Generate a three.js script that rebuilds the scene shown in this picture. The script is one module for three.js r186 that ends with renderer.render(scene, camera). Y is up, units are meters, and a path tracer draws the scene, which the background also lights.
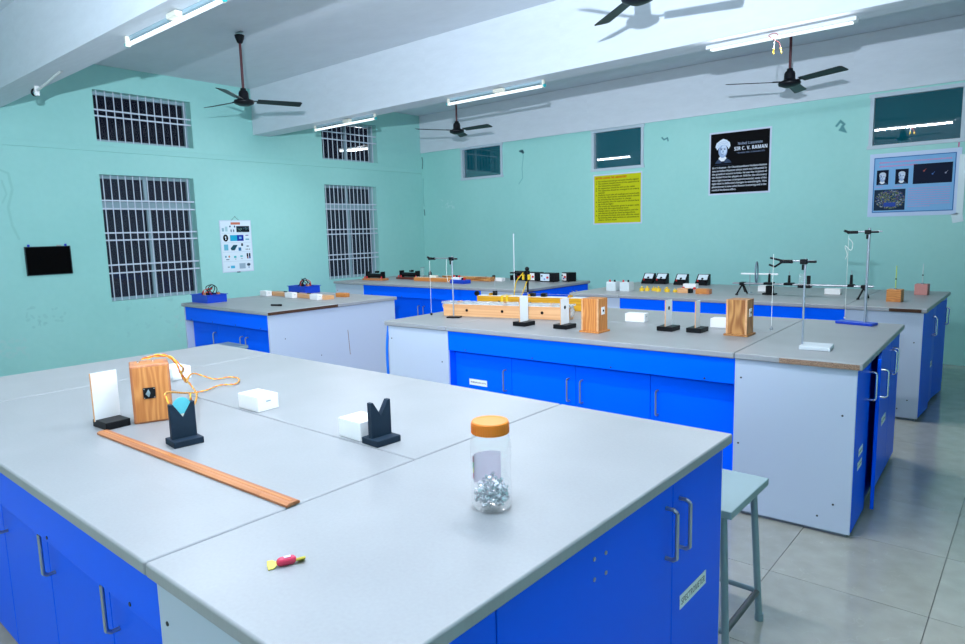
import * as THREE from 'three';
import { RoundedBoxGeometry } from 'three/addons/geometries/RoundedBoxGeometry.js';
import { mergeGeometries } from 'three/addons/utils/BufferGeometryUtils.js';
import { ImprovedNoise } from 'three/addons/math/ImprovedNoise.js';
import { RectAreaLightUniformsLib } from 'three/addons/lights/RectAreaLightUniformsLib.js';

RectAreaLightUniformsLib.init();
const V = (x, y, z) => new THREE.Vector3(x, y, z);
const rad = THREE.MathUtils.degToRad;

// ------------------------------------------------------------------ camera, light, exposure
const scene = new THREE.Scene();
scene.background = new THREE.Color().setRGB(0.004, 0.006, 0.014);      // night outside
const camera = new THREE.PerspectiveCamera(51.6486, 965 / 644, 0.05, 100);
{
  const m = new THREE.Matrix4().makeBasis(V(0.764176, -0.025287, -0.644512), V(-0.067606, 0.990587, -0.119022), V(0.641455, 0.134527, 0.755274));
  camera.quaternion.setFromRotationMatrix(m);
  camera.position.set(0, 1.6, 0);
  camera.updateMatrixWorld();
}
const renderer = new THREE.WebGLRenderer({ antialias: true });
renderer.toneMapping = THREE.LinearToneMapping;
renderer.toneMappingExposure = 1.04;
renderer.shadowMap.enabled = true;

// the photographer's flash, held half a metre above the lens (its place is read from the fan and lamp shadows)
const flash = new THREE.SpotLight(0xffffff, 155, 0, rad(62), 1, 2);
flash.color.setRGB(0.84, 0.95, 1.09);
flash.position.set(-0.03, 2.11, 0.2);
flash.target.position.set(-4.88, 6.23, -4.65);
flash.castShadow = true; flash.shadow.radius = 1.2; flash.shadow.mapSize.set(2048, 2048); flash.name = 'camera_flash';
scene.add(flash, flash.target);
const TUBE = { power: 222, glow: 1.0, tilt: rad(58) };                                // each fluorescent tube: light and what the eye sees of it

// ------------------------------------------------------------------ helpers
let seed = 7;
const rnd = () => { seed = (seed * 1664525 + 1013904223) >>> 0; return seed / 4294967296; };
const rr = (a, b) => a + (b - a) * rnd();
const perlin = new ImprovedNoise();
const taken = new Map();
function numbered(name) {
  const n = taken.get(name) ?? 0; taken.set(name, n + 1);
  return n ? `${name}_${String(n).padStart(3, '0')}` : name;
}
function tag(o, label, category, group) {
  o.userData.label = label; o.userData.category = category;
  if (group) o.userData.group = group;
  return o;
}
function thing(name, label, category, [x, y, z] = [0, 0, 0], turn = 0, group) {
  const o = new THREE.Group(); o.name = numbered(name); o.position.set(x, y, z); o.rotation.y = turn;
  scene.add(o); return tag(o, label, category, group);
}
function part(name, geo, mat, parent, [x, y, z] = [0, 0, 0], [a, b, c] = [0, 0, 0]) {
  const m = new THREE.Mesh(geo, mat); m.name = name; m.position.set(x, y, z); m.rotation.set(a, b, c);
  m.castShadow = m.receiveShadow = true; parent.add(m); return m;
}
function lone(name, geo, mat, label, category, pos = [0, 0, 0], rot = [0, 0, 0], group) {
  return tag(part(numbered(name), geo, mat, scene, pos, rot), label, category, group);
}
function struct(name, geo, mat, pos, rot) { const m = part(name, geo, mat, scene, pos, rot); m.userData.kind = 'structure'; return m; }
function structGroup(name, pos = [0, 0, 0]) { const g = new THREE.Group(); g.name = name; g.position.set(...pos); g.userData.kind = 'structure'; scene.add(g); return g; }
const geoCache = new Map();
function box(w, h, d, r = 0) {
  const k = [w, h, d, r].map((v) => v.toFixed(4)).join();
  if (!geoCache.has(k)) geoCache.set(k, r ? new RoundedBoxGeometry(w, h, d, 2, r) : new THREE.BoxGeometry(w, h, d));
  return geoCache.get(k);
}
const cyl = (r0, r1, h, n = 20, open = false) => new THREE.CylinderGeometry(r0, r1, h, n, 1, open);
function bar(a, b, r, n = 10) {                                         // a round bar from a to b
  const d = b.clone().sub(a), g = new THREE.CylinderGeometry(r, r, d.length(), n);
  g.applyQuaternion(new THREE.Quaternion().setFromUnitVectors(V(0, 1, 0), d.clone().normalize()));
  g.translate((a.x + b.x) / 2, (a.y + b.y) / 2, (a.z + b.z) / 2); return g;
}
function tube(pts, r, n = 40, k = 6) { return new THREE.TubeGeometry(new THREE.CatmullRomCurve3(pts), n, r, k); }
const moved = (g, x, y, z, rx = 0, ry = 0, rz = 0) => { const c = g.clone(); c.applyMatrix4(new THREE.Matrix4().makeRotationFromEuler(new THREE.Euler(rx, ry, rz))); c.translate(x, y, z); return c; };
const merge = (list) => mergeGeometries(list.map((g) => { const n = g.index ? g.toNonIndexed() : g; for (const k of Object.keys(n.attributes)) if (!['position', 'normal', 'uv'].includes(k)) n.deleteAttribute(k); return n; }));
function prism(pts, depth, bevel = 0) {
  const s = new THREE.Shape(pts.map(([x, y]) => new THREE.Vector2(x, y)));
  const g = new THREE.ExtrudeGeometry(s, { depth, bevelEnabled: bevel > 0, bevelThickness: bevel, bevelSize: bevel, bevelOffset: -bevel, bevelSegments: 1 });
  return g;
}
function canvasTexture(w, h, draw) {
  const c = document.createElement('canvas'); c.width = w; c.height = h; draw(c.getContext('2d'), w, h);
  const t = new THREE.CanvasTexture(c); t.colorSpace = THREE.SRGBColorSpace; t.anisotropy = 8; return t;
}
function dataTexture(w, h, f, srgb = true) {
  const d = new Uint8Array(w * h * 4);
  for (let y = 0; y < h; y++) for (let x = 0; x < w; x++) {
    const c = f(x / w, y / h, x, y), i = (y * w + x) * 4;
    d[i] = c[0]; d[i + 1] = c[1]; d[i + 2] = c[2]; d[i + 3] = 255;
  }
  const t = new THREE.DataTexture(d, w, h); t.magFilter = THREE.LinearFilter; t.minFilter = THREE.LinearMipmapLinearFilter; t.generateMipmaps = true;
  t.wrapS = t.wrapT = THREE.RepeatWrapping; if (srgb) t.colorSpace = THREE.SRGBColorSpace; t.needsUpdate = true; return t;
}
const fbm = (x, y, o = 4, s = 0) => { let v = 0, a = 0.5, f = 1; for (let i = 0; i < o; i++) { v += a * perlin.noise(x * f, y * f, s + i * 7.3); a *= 0.5; f *= 2; } return v; };
const clamp255 = (v) => Math.max(0, Math.min(255, v));

// ------------------------------------------------------------------ materials
function mat(r, g, b, roughness = 0.6, extra = {}) {
  const { physical, ...e } = extra;
  const m = physical ? new THREE.MeshPhysicalMaterial(e) : new THREE.MeshStandardMaterial(e);
  m.color.setRGB(r, g, b); m.roughness = roughness; return m;
}
function woodTexture(base, dark, sx, sy, s) {
  return dataTexture(256, 256, (u, v) => {
    const warp = fbm(u * 2.0 + s, v * 0.7, 2, s) * 0.5;
    const ring = 0.5 + 0.5 * Math.sin((u * sx + warp * 5) * 6.283);
    const fine = fbm(u * 60, v * sy, 2, s + 9) * 0.55;
    const t = Math.max(0, Math.min(1, ring * 0.6 + fine + 0.15));
    return base.map((c, i) => clamp255(c * t + dark[i] * (1 - t)));
  });
}
const texOak = woodTexture([218, 150, 82], [180, 106, 48], 5, 3, 1.3);
const texOakRed = woodTexture([206, 140, 92], [166, 98, 58], 3, 2, 4.1);
const texTeak = woodTexture([214, 160, 96], [132, 76, 34], 2, 1.5, 8.8);
const texPale = woodTexture([226, 176, 128], [206, 148, 100], 2, 2, 12.1);
const texGold = woodTexture([220, 164, 30], [190, 130, 14], 2, 2, 15.7);
const wood = (map, rough = 0.45) => { const m = new THREE.MeshStandardMaterial({ map, roughness: rough }); return m; };
const woodAcross = (map, rough = 0.45) => { const t = map.clone(); t.rotation = Math.PI / 2; t.needsUpdate = true; return wood(t, rough); };
const texChip = dataTexture(256, 64, (u, v, x, y) => { const n = fbm(u * 70, v * 18, 3, 3), m = fbm(u * 20, v * 6, 2, 8); const t = 0.62 + n * 0.9 + m * 0.3; return [clamp255(222 * t), clamp255(178 * t), clamp255(146 * t)]; });
const texChipDark = dataTexture(256, 64, (u, v) => { const n = fbm(u * 60, v * 16, 3, 31); const t = 0.6 + n * 0.9; return [clamp255(112 * t), clamp255(70 * t), clamp255(46 * t)]; });
const texTop = dataTexture(512, 512, (u, v) => {
  const n = fbm(u * 5, v * 5, 3, 2) * 7 + fbm(u * 160, v * 160, 2, 6) * 6;
  return [clamp255(150 + n), clamp255(152 + n), clamp255(154 + n)];
});
const M = {
  top: new THREE.MeshStandardMaterial({ map: texTop, roughness: 0.42 }),
  panel: mat(0.47, 0.535, 0.64, 0.4),
  blue: mat(0.0, 0.125, 0.97, 0.32, { physical: true, specularIntensity: 0.1 }),
  blueEdge: mat(0.0, 0.10, 0.95, 0.35, { physical: true, specularIntensity: 0.35 }),
  plinth: mat(0.30, 0.33, 0.38, 0.6),
  steel: mat(0.40, 0.42, 0.45, 0.38, { metalness: 0.85 }),
  rod: mat(0.36, 0.40, 0.46, 0.45, { metalness: 0.5 }),
  chrome: mat(0.8, 0.8, 0.82, 0.18, { metalness: 1 }),
  screw: mat(0.05, 0.05, 0.055, 0.5, { metalness: 0.6 }),
  black: mat(0.005, 0.0055, 0.007, 0.42, { physical: true, specularIntensity: 0.35 }),
  blackMatt: mat(0.004, 0.004, 0.005, 0.8, { physical: true, specularIntensity: 0.2 }),
  navy: mat(0.014, 0.028, 0.048, 0.6, { physical: true, specularIntensity: 0.35 }),
  white: mat(0.80, 0.80, 0.80, 0.55),
  whiteGloss: mat(0.78, 0.80, 0.82, 0.3),
  cream: mat(0.72, 0.70, 0.60, 0.45),
  tealCap: mat(0.02, 0.40, 0.42, 0.4),
  ceiling: null,
  fan: mat(0.006, 0.007, 0.010, 0.4, { physical: true, specularIntensity: 0.4 }),
  fanRod: mat(0.07, 0.012, 0.018, 0.45),
  oak: wood(texOak), oakRed: wood(texOakRed), teak: wood(texTeak), pale: woodAcross(texPale), gold: woodAcross(texGold), oakAcross: woodAcross(texOak), oakRedAcross: woodAcross(texOakRed),
  chip: wood(texChip, 0.9), chipDark: wood(texChipDark, 0.9),
  trayBlue: mat(0.004, 0.05, 0.52, 0.35),
  red: mat(0.6, 0.015, 0.02, 0.35),
  yellow: mat(0.80, 0.52, 0.02, 0.4),
  orange: mat(0.88, 0.23, 0.012, 0.4),
  string: mat(0.75, 0.76, 0.72, 0.9),
  greyMetal: mat(0.22, 0.31, 0.34, 0.45),
  stoolTop: mat(0.24, 0.34, 0.36, 0.4),
  frame: mat(0.30, 0.42, 0.48, 0.4),
  ventFrame: mat(0.48, 0.57, 0.64, 0.45),
  barPaint: mat(0.60, 0.66, 0.76, 0.4),
  nightGlass: new THREE.MeshPhysicalMaterial({ transmission: 1, thickness: 0, roughness: 0.0, ior: 1.3, specularIntensity: 0.5 }),
  mesh: mat(0.006, 0.010, 0.028, 0.75),
  ventGlass: new THREE.MeshPhysicalMaterial({ roughness: 0.015, ior: 2.2 }),
  plastic: new THREE.MeshPhysicalMaterial({ transmission: 0.75, thickness: 0, roughness: 0.3 }),
  clear: new THREE.MeshPhysicalMaterial({ transmission: 0.93, thickness: 0, roughness: 0.12, ior: 1.58 }),
  tubeGlow: new THREE.MeshStandardMaterial({ roughness: 0.4 }),
};
M.ventGlass.color.setRGB(0.0, 0.085, 0.115);
M.tubeGlow.color.setRGB(0.8, 0.85, 0.9); M.tubeGlow.emissive.setRGB(0.9, 0.97, 1.0); M.tubeGlow.emissiveIntensity = TUBE.glow;
M.plastic.color.setRGB(0.85, 0.88, 0.9);

// ------------------------------------------------------------------ room
const XL = -8.94, XR = 1.7, ZB = -8.9, ZF = 2.9, HC = 3.72, TH = 0.23;
function paintTexture(w, h, W, H, u0, base, marks) {
  return canvasTexture(w, h, (g) => {
    const img = g.createImageData(w, h);
    for (let y = 0; y < h; y++) for (let x = 0; x < w; x++) {
      const a = x / w * W, b = (1 - y / h) * H, i = (y * w + x) * 4;
      const n = fbm(a * 0.9, b * 0.9, 4, u0) * 9 + fbm(a * 14, b * 14, 2, u0 + 5) * 3.5;
      for (let c = 0; c < 3; c++) img.data[i + c] = clamp255(base[c] + n * (c === 0 ? 1.2 : 0.8));
      img.data[i + 3] = 255;
    }
    g.putImageData(img, 0, 0);
    marks(g, (u, y) => [(u - u0) / W * w, (1 - y / H) * h]);
  });
}
const TEAL = [157, 214, 207];
function squiggle(g, pt, pts, style, width) {
  g.strokeStyle = style; g.lineWidth = width; g.lineCap = 'round'; g.beginPath();
  pts.forEach(([u, y], i) => { const p = pt(u, y); i ? g.lineTo(...p) : g.moveTo(...p); }); g.stroke();
}
function blotch(g, pt, u, y, r, style, n = 26) {                       // broken flecks of bare plaster or dirt
  g.fillStyle = style;
  for (let i = 0; i < n; i++) { const [a, b] = pt(u + rr(-r, r), y + rr(-r, r) * 0.6); g.beginPath(); g.ellipse(a, b, rr(1, 5), rr(0.6, 2.5), rr(0, 3), 0, 7); g.fill(); }
}
function wallWithHoles(u0, u1, holes) {
  const s = new THREE.Shape([[u0, 0], [u1, 0], [u1, HC], [u0, HC]].map((p) => new THREE.Vector2(...p)));
  for (const [a, b, c, d] of holes) s.holes.push(new THREE.Path([[a, c], [a, d], [b, d], [b, c]].map((p) => new THREE.Vector2(...p))));
  const g = new THREE.ExtrudeGeometry(s, { depth: TH, bevelEnabled: false });
  const uv = g.attributes.uv, W = u1 - u0;
  for (let i = 0; i < uv.count; i++) uv.setXY(i, (uv.getX(i) - u0) / W, uv.getY(i) / HC);
  return g;
}
// left wall (u runs along -z)
const winsLeft = [
  { z0: -3.345, z1: -4.53, y0: 0.845, y1: 2.415, cols: 13, rows: [0.225, 0.29, 0.487, 0.545, 0.735, 0.80], transom: 0.806 },
  { z0: -3.358, z1: -4.57, y0: 2.815, y1: 3.425, cols: 12, rows: [0.5, 0.62] },
  { z0: -6.69, z1: -7.78, y0: 0.885, y1: 2.415, cols: 13, rows: [0.21, 0.26, 0.48, 0.53, 0.745, 0.80], transom: 0.815 },
  { z0: -6.69, z1: -7.84, y0: 2.815, y1: 3.445, cols: 12, rows: [0.52, 0.70] },
];
{
  const u0 = -ZF, u1 = -ZB;
  const tex = paintTexture(1400, 460, u1 - u0, HC, u0, TEAL, (g, pt) => {
    squiggle(g, pt, [[2.27, 2.35], [2.31, 2.42], [2.4, 2.38], [2.42, 2.2], [2.36, 2.0], [2.38, 1.8], [2.43, 1.65]], 'rgba(140,198,190,0.6)', 3);
    squiggle(g, pt, [[2.33, 2.3], [2.36, 2.15], [2.31, 2.05]], 'rgba(140,198,190,0.6)', 2);
    blotch(g, pt, 2.6, 0.75, 0.22, 'rgba(140,196,190,0.4)', 22);
    blotch(g, pt, 2.2, 0.42, 0.2, 'rgba(176,212,208,0.4)', 60);
    blotch(g, pt, 4.4, 0.42, 0.3, 'rgba(168,208,202,0.4)', 70);
    blotch(g, pt, 3.9, 0.62, 0.4, 'rgba(140,196,190,0.3)', 22);
  });
  const m = new THREE.MeshStandardMaterial({ map: tex, roughness: 0.55 });
  const g = wallWithHoles(u0, u1, winsLeft.map((w) => [-w.z0, -w.z1, w.y0, w.y1]));
  const b = new THREE.Matrix4().makeBasis(V(0, 0, -1), V(0, 1, 0), V(1, 0, 0)); g.applyMatrix4(b); g.translate(XL - TH, 0, 0);
  struct('wall_left', g, m);
  struct('trim_1', box(0.016, 0.07, ZF - ZB, 0.004), mat(0.337, 0.672, 0.624, 0.55), [XL + 0.008, 2.725, (ZF + ZB) / 2]);
}
// back wall
const vents = [[-7.94, -7.04, 2.51, 3.045], [-5.31, -4.485, 2.46, 3.04], [-1.645, -0.765, 2.435, 3.02]];
{
  const tex = paintTexture(1300, 460, XR - XL, HC, XL, TEAL, (g, pt) => {
    squiggle(g, pt, [[-6.62, 2.86], [-6.6, 2.8], [-6.63, 2.6], [-6.62, 2.45], [-6.7, 2.36]], 'rgba(90,160,160,0.7)', 1.4);
    blotch(g, pt, -6.63, 2.88, 0.03, 'rgba(30,70,80,0.9)', 6);
    squiggle(g, pt, [[-4.2, 2.83], [-4.17, 2.8], [-4.12, 2.82], [-4.11, 2.78]], 'rgba(40,100,110,0.8)', 2);
    squiggle(g, pt, [[-2.0, 2.73], [-1.96, 2.78], [-1.92, 2.74], [-1.96, 2.68], [-1.91, 2.66], [-1.94, 2.72]], 'rgba(50,120,125,0.85)', 3);
    blotch(g, pt, -8.3, 2.1, 0.15, 'rgba(190,225,222,0.7)', 14);
    squiggle(g, pt, [[XL + 0.02, 2.98], [XL + 0.035, 2.9], [XL + 0.02, 2.78]], 'rgba(20,60,65,0.8)', 2);
    squiggle(g, pt, [[XL + 0.03, 2.6], [XL + 0.015, 2.3], [XL + 0.03, 2.1]], 'rgba(70,140,140,0.7)', 1.2);
    squiggle(g, pt, [[XL + 0.03, 2.03], [XL + 0.04, 1.93]], 'rgba(20,60,65,0.8)', 2);
  });
  const m = new THREE.MeshStandardMaterial({ map: tex, roughness: 0.5 });
  const g = wallWithHoles(XL, XR, vents); g.translate(0, 0, ZB - TH);
  struct('wall_back', g, m);
}
const plainTeal = mat(0.337, 0.672, 0.624, 0.55);
struct('wall_right', box(TH, HC, ZF - ZB + 2 * TH), plainTeal, [XR + TH / 2, HC / 2, (ZF + ZB) / 2]);
struct('wall_front', box(XR - XL, HC, TH), plainTeal, [(XR + XL) / 2, HC / 2, ZF + TH / 2]);
const texCeil = dataTexture(512, 512, (u, v) => { const n = fbm(u * 7, v * 12, 4, 21) * 7 + fbm(u * 30, v * 50, 2, 25) * 3; return [clamp255(212 + n), clamp255(218 + n), clamp255(226 + n)]; });
const ceilTex = texCeil.clone(); ceilTex.repeat.set(4, 5); ceilTex.needsUpdate = true;
M.ceiling = new THREE.MeshStandardMaterial({ map: ceilTex, roughness: 0.8 });
const beamTex = texCeil.clone(); beamTex.repeat.set(6, 0.7); beamTex.needsUpdate = true;
const beamMat = new THREE.MeshStandardMaterial({ map: beamTex, roughness: 0.7 });
struct('ceiling', box(XR - XL + 2 * TH, 0.15, ZF - ZB + 2 * TH), M.ceiling, [(XR + XL) / 2, HC + 0.075, (ZF + ZB) / 2]);
const BEAM_Y = 3.075;
for (const [i, z0, z1, y0] of [[2, -5.48, -5.755, BEAM_Y], [3, -2.10, -2.375, BEAM_Y], [4, 1.28, 1.005, BEAM_Y], [5, -8.882, -8.9, 3.055]])
  struct('trim_' + i, box(XR - XL, HC - y0, z0 - z1, 0.004), beamMat, [(XR + XL) / 2, (HC + y0) / 2, (z0 + z1) / 2]);

// floor: vitrified tiles on a grout bed
{
  const fl = structGroup('floor');
  part('grout_bed', box(XR - XL, 0.1, ZF - ZB), mat(0.20, 0.20, 0.19, 0.8), fl, [(XR + XL) / 2, -0.056, (ZF + ZB) / 2]);
  const tint = [[170, 167, 155], [174, 171, 160], [166, 164, 153]].map((c, k) => dataTexture(256, 256, (u, v) => {
    const n = fbm(u * 6, v * 6, 4, 40 + k) * 14, vein = Math.abs(fbm(u * 2.6 + 3 * k, v * 2.6, 4, 60 + k)) < 0.004 ? 7 : 0;
    return c.map((q) => clamp255(q + n + vein));
  }));
  const mats = tint.map((t) => new THREE.MeshPhysicalMaterial({ map: t, roughness: 0.16, ior: 1.5, clearcoat: 0.4, clearcoatRoughness: 0.08 }));
  const T = 0.622, gap = 0.003, slab = [box(T - gap, 0.006, T - gap)];
  for (let ix = -14; ix <= 3; ix++) for (let iz = -10; iz <= 9; iz++) {
    const xa = Math.max(XL, -0.268 + (ix - 1) * T), xb = Math.min(XR, -0.268 + ix * T), za = Math.max(ZB, -3.07 + (iz - 1) * T), zb = Math.min(ZF, -3.07 + iz * T);
    if (xb - xa < 0.02 || zb - za < 0.02 || zb > 1.3) continue;
    const full = xb - xa > T - 0.001 && zb - za > T - 0.001;
    part('tile', full ? slab[0] : box(xb - xa - gap, 0.006, zb - za - gap), mats[(ix * 7 + iz * 5 + 300) % 3], fl, [(xa + xb) / 2, -0.003, (za + zb) / 2], [0, full ? ((ix * 3 + iz) & 3) * Math.PI / 2 : 0, 0]);
  }
  part('plain_floor', box(XR - XL, 0.006, ZF - 1.3 + T), mats[0], fl, [(XR + XL) / 2, -0.0031, (ZF + 1.3 - T) / 2]);
}

// windows in the left wall: frame, panes, night behind, and a painted bar grille
winsLeft.forEach((w, i) => {
  const g = structGroup('window_' + (i + 1)), W = w.z0 - w.z1, H = w.y1 - w.y0, zc = (w.z0 + w.z1) / 2, yc = (w.y0 + w.y1) / 2, xf = XL - 0.15;
  const f = 0.038, t = 0.04;
  part('frame', merge([moved(box(t, f, W), xf, w.y1 - f / 2, zc), moved(box(t, f, W), xf, w.y0 + f / 2, zc), moved(box(t, H - 2 * f, f), xf, yc, w.z0 - f / 2), moved(box(t, H - 2 * f, f), xf, yc, w.z1 + f / 2)]), M.frame, g);
  const cells = [];
  if (w.transom) {
    const yt = w.y0 + H * w.transom - 0.06;
    part('transom', box(t, 0.085, W - 2 * f), M.frame, g, [xf, yt, zc]);
    part('mullion', box(t, w.y1 - f - yt - 0.05, 0.04), M.frame, g, [xf, (w.y1 - f + yt + 0.05) / 2, zc]);
    part('meeting_stile', box(t, yt - 0.05 - w.y0 - f, 0.05), M.frame, g, [xf, (yt - 0.05 + w.y0 + f) / 2, zc - 0.02]);
    cells.push([w.y0 + f, yt - 0.05], [yt + 0.05, w.y1 - f]);
  } else { if (i === 3) part('mullion', box(t, H - 2 * f, 0.035), M.frame, g, [xf, yc, zc]); cells.push([w.y0 + f, w.y1 - f]); }
  for (const [a, b] of cells) for (const s of [1, -1]) {
    const p = part('pane', box(0.004, b - a, W / 2 - f - 0.02), M.nightGlass, g, [xf, (a + b) / 2, zc + s * (W / 4 - f / 2 + 0.01)]);
    if (i === 0 || i === 2) part('insect_screen', box(0.002, b - a, W / 2 - f - 0.02), M.mesh, p, [-0.012, 0, 0]);
  }
  for (let k = 0; k < w.cols; k++) part('grille_bar', bar(V(0, -H / 2, 0), V(0, H / 2, 0), 0.0068, 6), M.barPaint, g, [XL - 0.035, yc, w.z0 - W * (k + 0.55) / (w.cols + 0.35)]);
  for (const r of w.rows) part('cross_bar', box(0.006, 0.018, W), M.barPaint, g, [XL - 0.026, w.y0 + H * r, zc]);
});
// ventilators in the back wall
vents.forEach(([a, b, c, d], i) => {
  const g = structGroup('window_' + (i + 5)), f = 0.04, W = b - a, H = d - c, xc = (a + b) / 2, yc = (c + d) / 2, zf = ZB - 0.02;
  part('frame', merge([moved(box(W + 0.05, f, 0.07), xc, d - f / 2 + 0.012, zf), moved(box(W + 0.05, f, 0.07), xc, c + f / 2 - 0.012, zf), moved(box(f, H - 2 * f + 0.024, 0.07), a + f / 2 - 0.012, yc, zf), moved(box(f, H - 2 * f + 0.024, 0.07), b - f / 2 + 0.012, yc, zf)]), M.ventFrame, g);
  part('pane', box(W - 2 * f + 0.03, H - 2 * f + 0.03, 0.006), M.ventGlass, g, [xc, yc, ZB - 0.045]);
});

// ------------------------------------------------------------------ laboratory benches
const TOP = 0.915, TT = 0.034, UND = TOP - TT;                           // worktop surface, thickness, underside
const handleGeo = (() => {
  const p = [V(0, 0.075, 0), V(0, 0.075, 0.022), V(0, 0.067, 0.034), V(0, -0.067, 0.034), V(0, -0.075, 0.022), V(0, -0.075, 0)];
  const c = new THREE.CurvePath(); for (let i = 0; i < 5; i++) c.add(new THREE.LineCurve3(p[i], p[i + 1]));
  return merge([...Array(5).keys()].map((i) => bar(p[i], p[i + 1], 0.0062, 8)));
})();
function handle(parent, [x, y, z], turn = 0, m = M.steel) { return part('handle', handleGeo, m, parent, [x, y, z], [0, turn, 0]); }
const screwGeo = cyl(0.0055, 0.0055, 0.003, 8);
function signTexture(text, style = 'bold 62px sans-serif') {
  return canvasTexture(512, 96, (g, w, h) => { g.fillStyle = '#e6ecec'; g.fillRect(0, 0, w, h); g.fillStyle = '#4b5356';
    if (!text) { for (let x = 40; x < w - 50; x += 26) g.fillRect(x + rr(0, 6), 34 + rr(0, 6), rr(8, 18), rr(18, 28)); return; }   // lettering too small to read
    g.font = style; g.textAlign = 'center'; g.textBaseline = 'middle'; g.fillText(text, w / 2, h / 2 + 2, w - 24); });
}
const signMat = (text) => new THREE.MeshStandardMaterial({ map: signTexture(text), roughness: 0.5 });
// a cabinet whose doors look along +x or -x; u is depth along x
function endCabinet(label, x0, x1, z0, z1, face, opts = {}) {
  const xc = (x0 + x1) / 2, zc = (z0 + z1) / 2, D = x1 - x0, W = z0 - z1;
  const t = thing('bench_cabinet', label, 'cabinet', [xc, 0, zc], 0, 'bench end cabinets');
  part('plinth', box(D - 0.05, 0.03, W - 0.06), M.plinth, t, [0, 0.015, 0]);
  part('carcass', box(D - 0.024, UND - 0.03, W - 0.038), M.blueEdge, t, [-face * 0.011, 0.03 + (UND - 0.03) / 2, 0]);
  for (const s of [1, -1]) {
    const p = part('side_panel', box(D - 0.004, UND - 0.022, 0.018, 0.002), M.panel, t, [-face * 0.002, 0.022 + (UND - 0.022) / 2, s * (W / 2 - 0.010)]);
    if (s > 0) for (const [a, b] of [[-0.44, 0.38], [0.40, 0.22], [0.36, -0.33], [0.24, -0.42], [-0.45, -0.05], [-0.38, -0.44]]) part('screw', screwGeo, M.screw, p, [a * D, b * (UND - 0.022), 0.0095], [Math.PI / 2, 0, 0]);
  }
  if (opts.plainFace) { part('end_panel', box(0.018, UND - 0.022, W, 0.002), M.panel, t, [face * (D / 2 - 0.009), 0.022 + (UND - 0.022) / 2, 0]); return t; }
  const dh = UND - 0.03 - 0.012, edges = opts.edges ?? [0, 0.25, 0.5, 0.75, 1];
  for (let k = 0; k < edges.length - 1; k++) {
    const dw = (edges[k + 1] - edges[k]) * (W - 0.02), right = opts.right?.[k] ?? k % 2 === 0;         // handles meet in pairs
    const zk = W / 2 - 0.01 - (edges[k] + edges[k + 1]) / 2 * (W - 0.02);
    const hinge = zk + (right ? 1 : -1) * dw / 2, open = opts.open?.[k] ?? 0;
    const d = part('door', box(0.018, dh, dw - 0.004, 0.0025), M.blue, t, [0, 0, 0]);
    const off = V(0, 0, zk - hinge).applyAxisAngle(V(0, 1, 0), (right ? 1 : -1) * face * -rad(open));
    d.rotation.y = (right ? 1 : -1) * face * -rad(open);
    d.position.set(face * (D / 2 - 0.010) + off.x, 0.03 + dh / 2 + 0.003, hinge + off.z);
    if (!opts.bare?.includes(k)) handle(d, [face * 0.009, dh / 2 - 0.138, (right ? -1 : 1) * (dw / 2 - 0.045)], face * Math.PI / 2, opts.handle ?? M.steel);
    if (opts.signs?.[k]) for (const [text, y, z, w, h] of opts.signs[k]) part('name_label', box(w, h, 0.0015), signMat(text), d, [face * 0.0098, y, z], [0, face * Math.PI / 2, 0]);
    if (opts.screws?.includes(k)) for (const [a, b] of [[0, 0], [0.055, 0.006], [0, -0.052], [0.055, -0.046]]) part('screw', screwGeo, M.steel, d, [face * 0.0095, dh / 2 - 0.06 + b, -0.02 + a], [0, 0, Math.PI / 2]);
  }
  return t;
}
// a long cabinet whose doors stand back under an apron; face +1 looks along +z
function longCabinet(label, x0, x1, zf, zm, face, opts = {}) {
  const W = x1 - x0, D = Math.abs(zf - zm), rec = 0.075;
  const t = thing('bench_cabinet', label, 'cabinet', [(x0 + x1) / 2, 0, (zf + zm) / 2], 0, 'long bench cabinets');
  const zF = face * D / 2;
  part('plinth', box(W - 0.02, 0.05, D - rec - 0.06), M.plinth, t, [0, 0.025, -face * (rec / 2 + 0.01)]);
  part('carcass', box(W - 0.004, UND - 0.05, D - rec - 0.024), M.blueEdge, t, [0, 0.05 + (UND - 0.05) / 2, -face * (rec / 2 + 0.010)]);
  const ap = part('apron', box(W - 0.004, 0.145, 0.02, 0.002), M.blue, t, [0, UND - 0.0725 - 0.001, zF - face * 0.012]);
  if (face > 0) for (const a of [-0.42, -0.14, 0.14, 0.42]) part('screw', screwGeo, M.screw, ap, [a * W, -0.058, 0.0105], [Math.PI / 2, 0, 0]);
  const n = opts.doors ?? 4, dw = (W - 0.01) / n, dh = UND - 0.05 - 0.02;
  for (let k = 0; k < n; k++) {
    const x = -W / 2 + 0.005 + dw * (k + 0.5), side = opts.sides?.[k] ?? (k < n / 2 ? 1 : -1);
    const d = part('door', box(dw - 0.004, dh, 0.018, 0.0025), M.blue, t, [x, 0.05 + dh / 2, zF - face * (rec + 0.010)]);
    handle(d, [side * (dw / 2 - 0.05), 0.625 - 0.075 - 0.05 - dh / 2 + (opts.hy ?? 0.0), face * 0.009], face > 0 ? 0 : Math.PI, M.steel);
    if (opts.signs?.[k]) for (const [text, y, xx, w, h] of opts.signs[k]) part('name_label', box(w, h, 0.0015), signMat(text), d, [xx, y, face * 0.0098]);
  }
  return t;
}
const topUV = (g, w, d, ox) => { const p = g.attributes.position, u = g.attributes.uv; for (let i = 0; i < p.count; i++) u.setXY(i, p.getX(i) / 1.3 + ox, p.getZ(i) / 1.3 + ox * 3); return g; };
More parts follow.
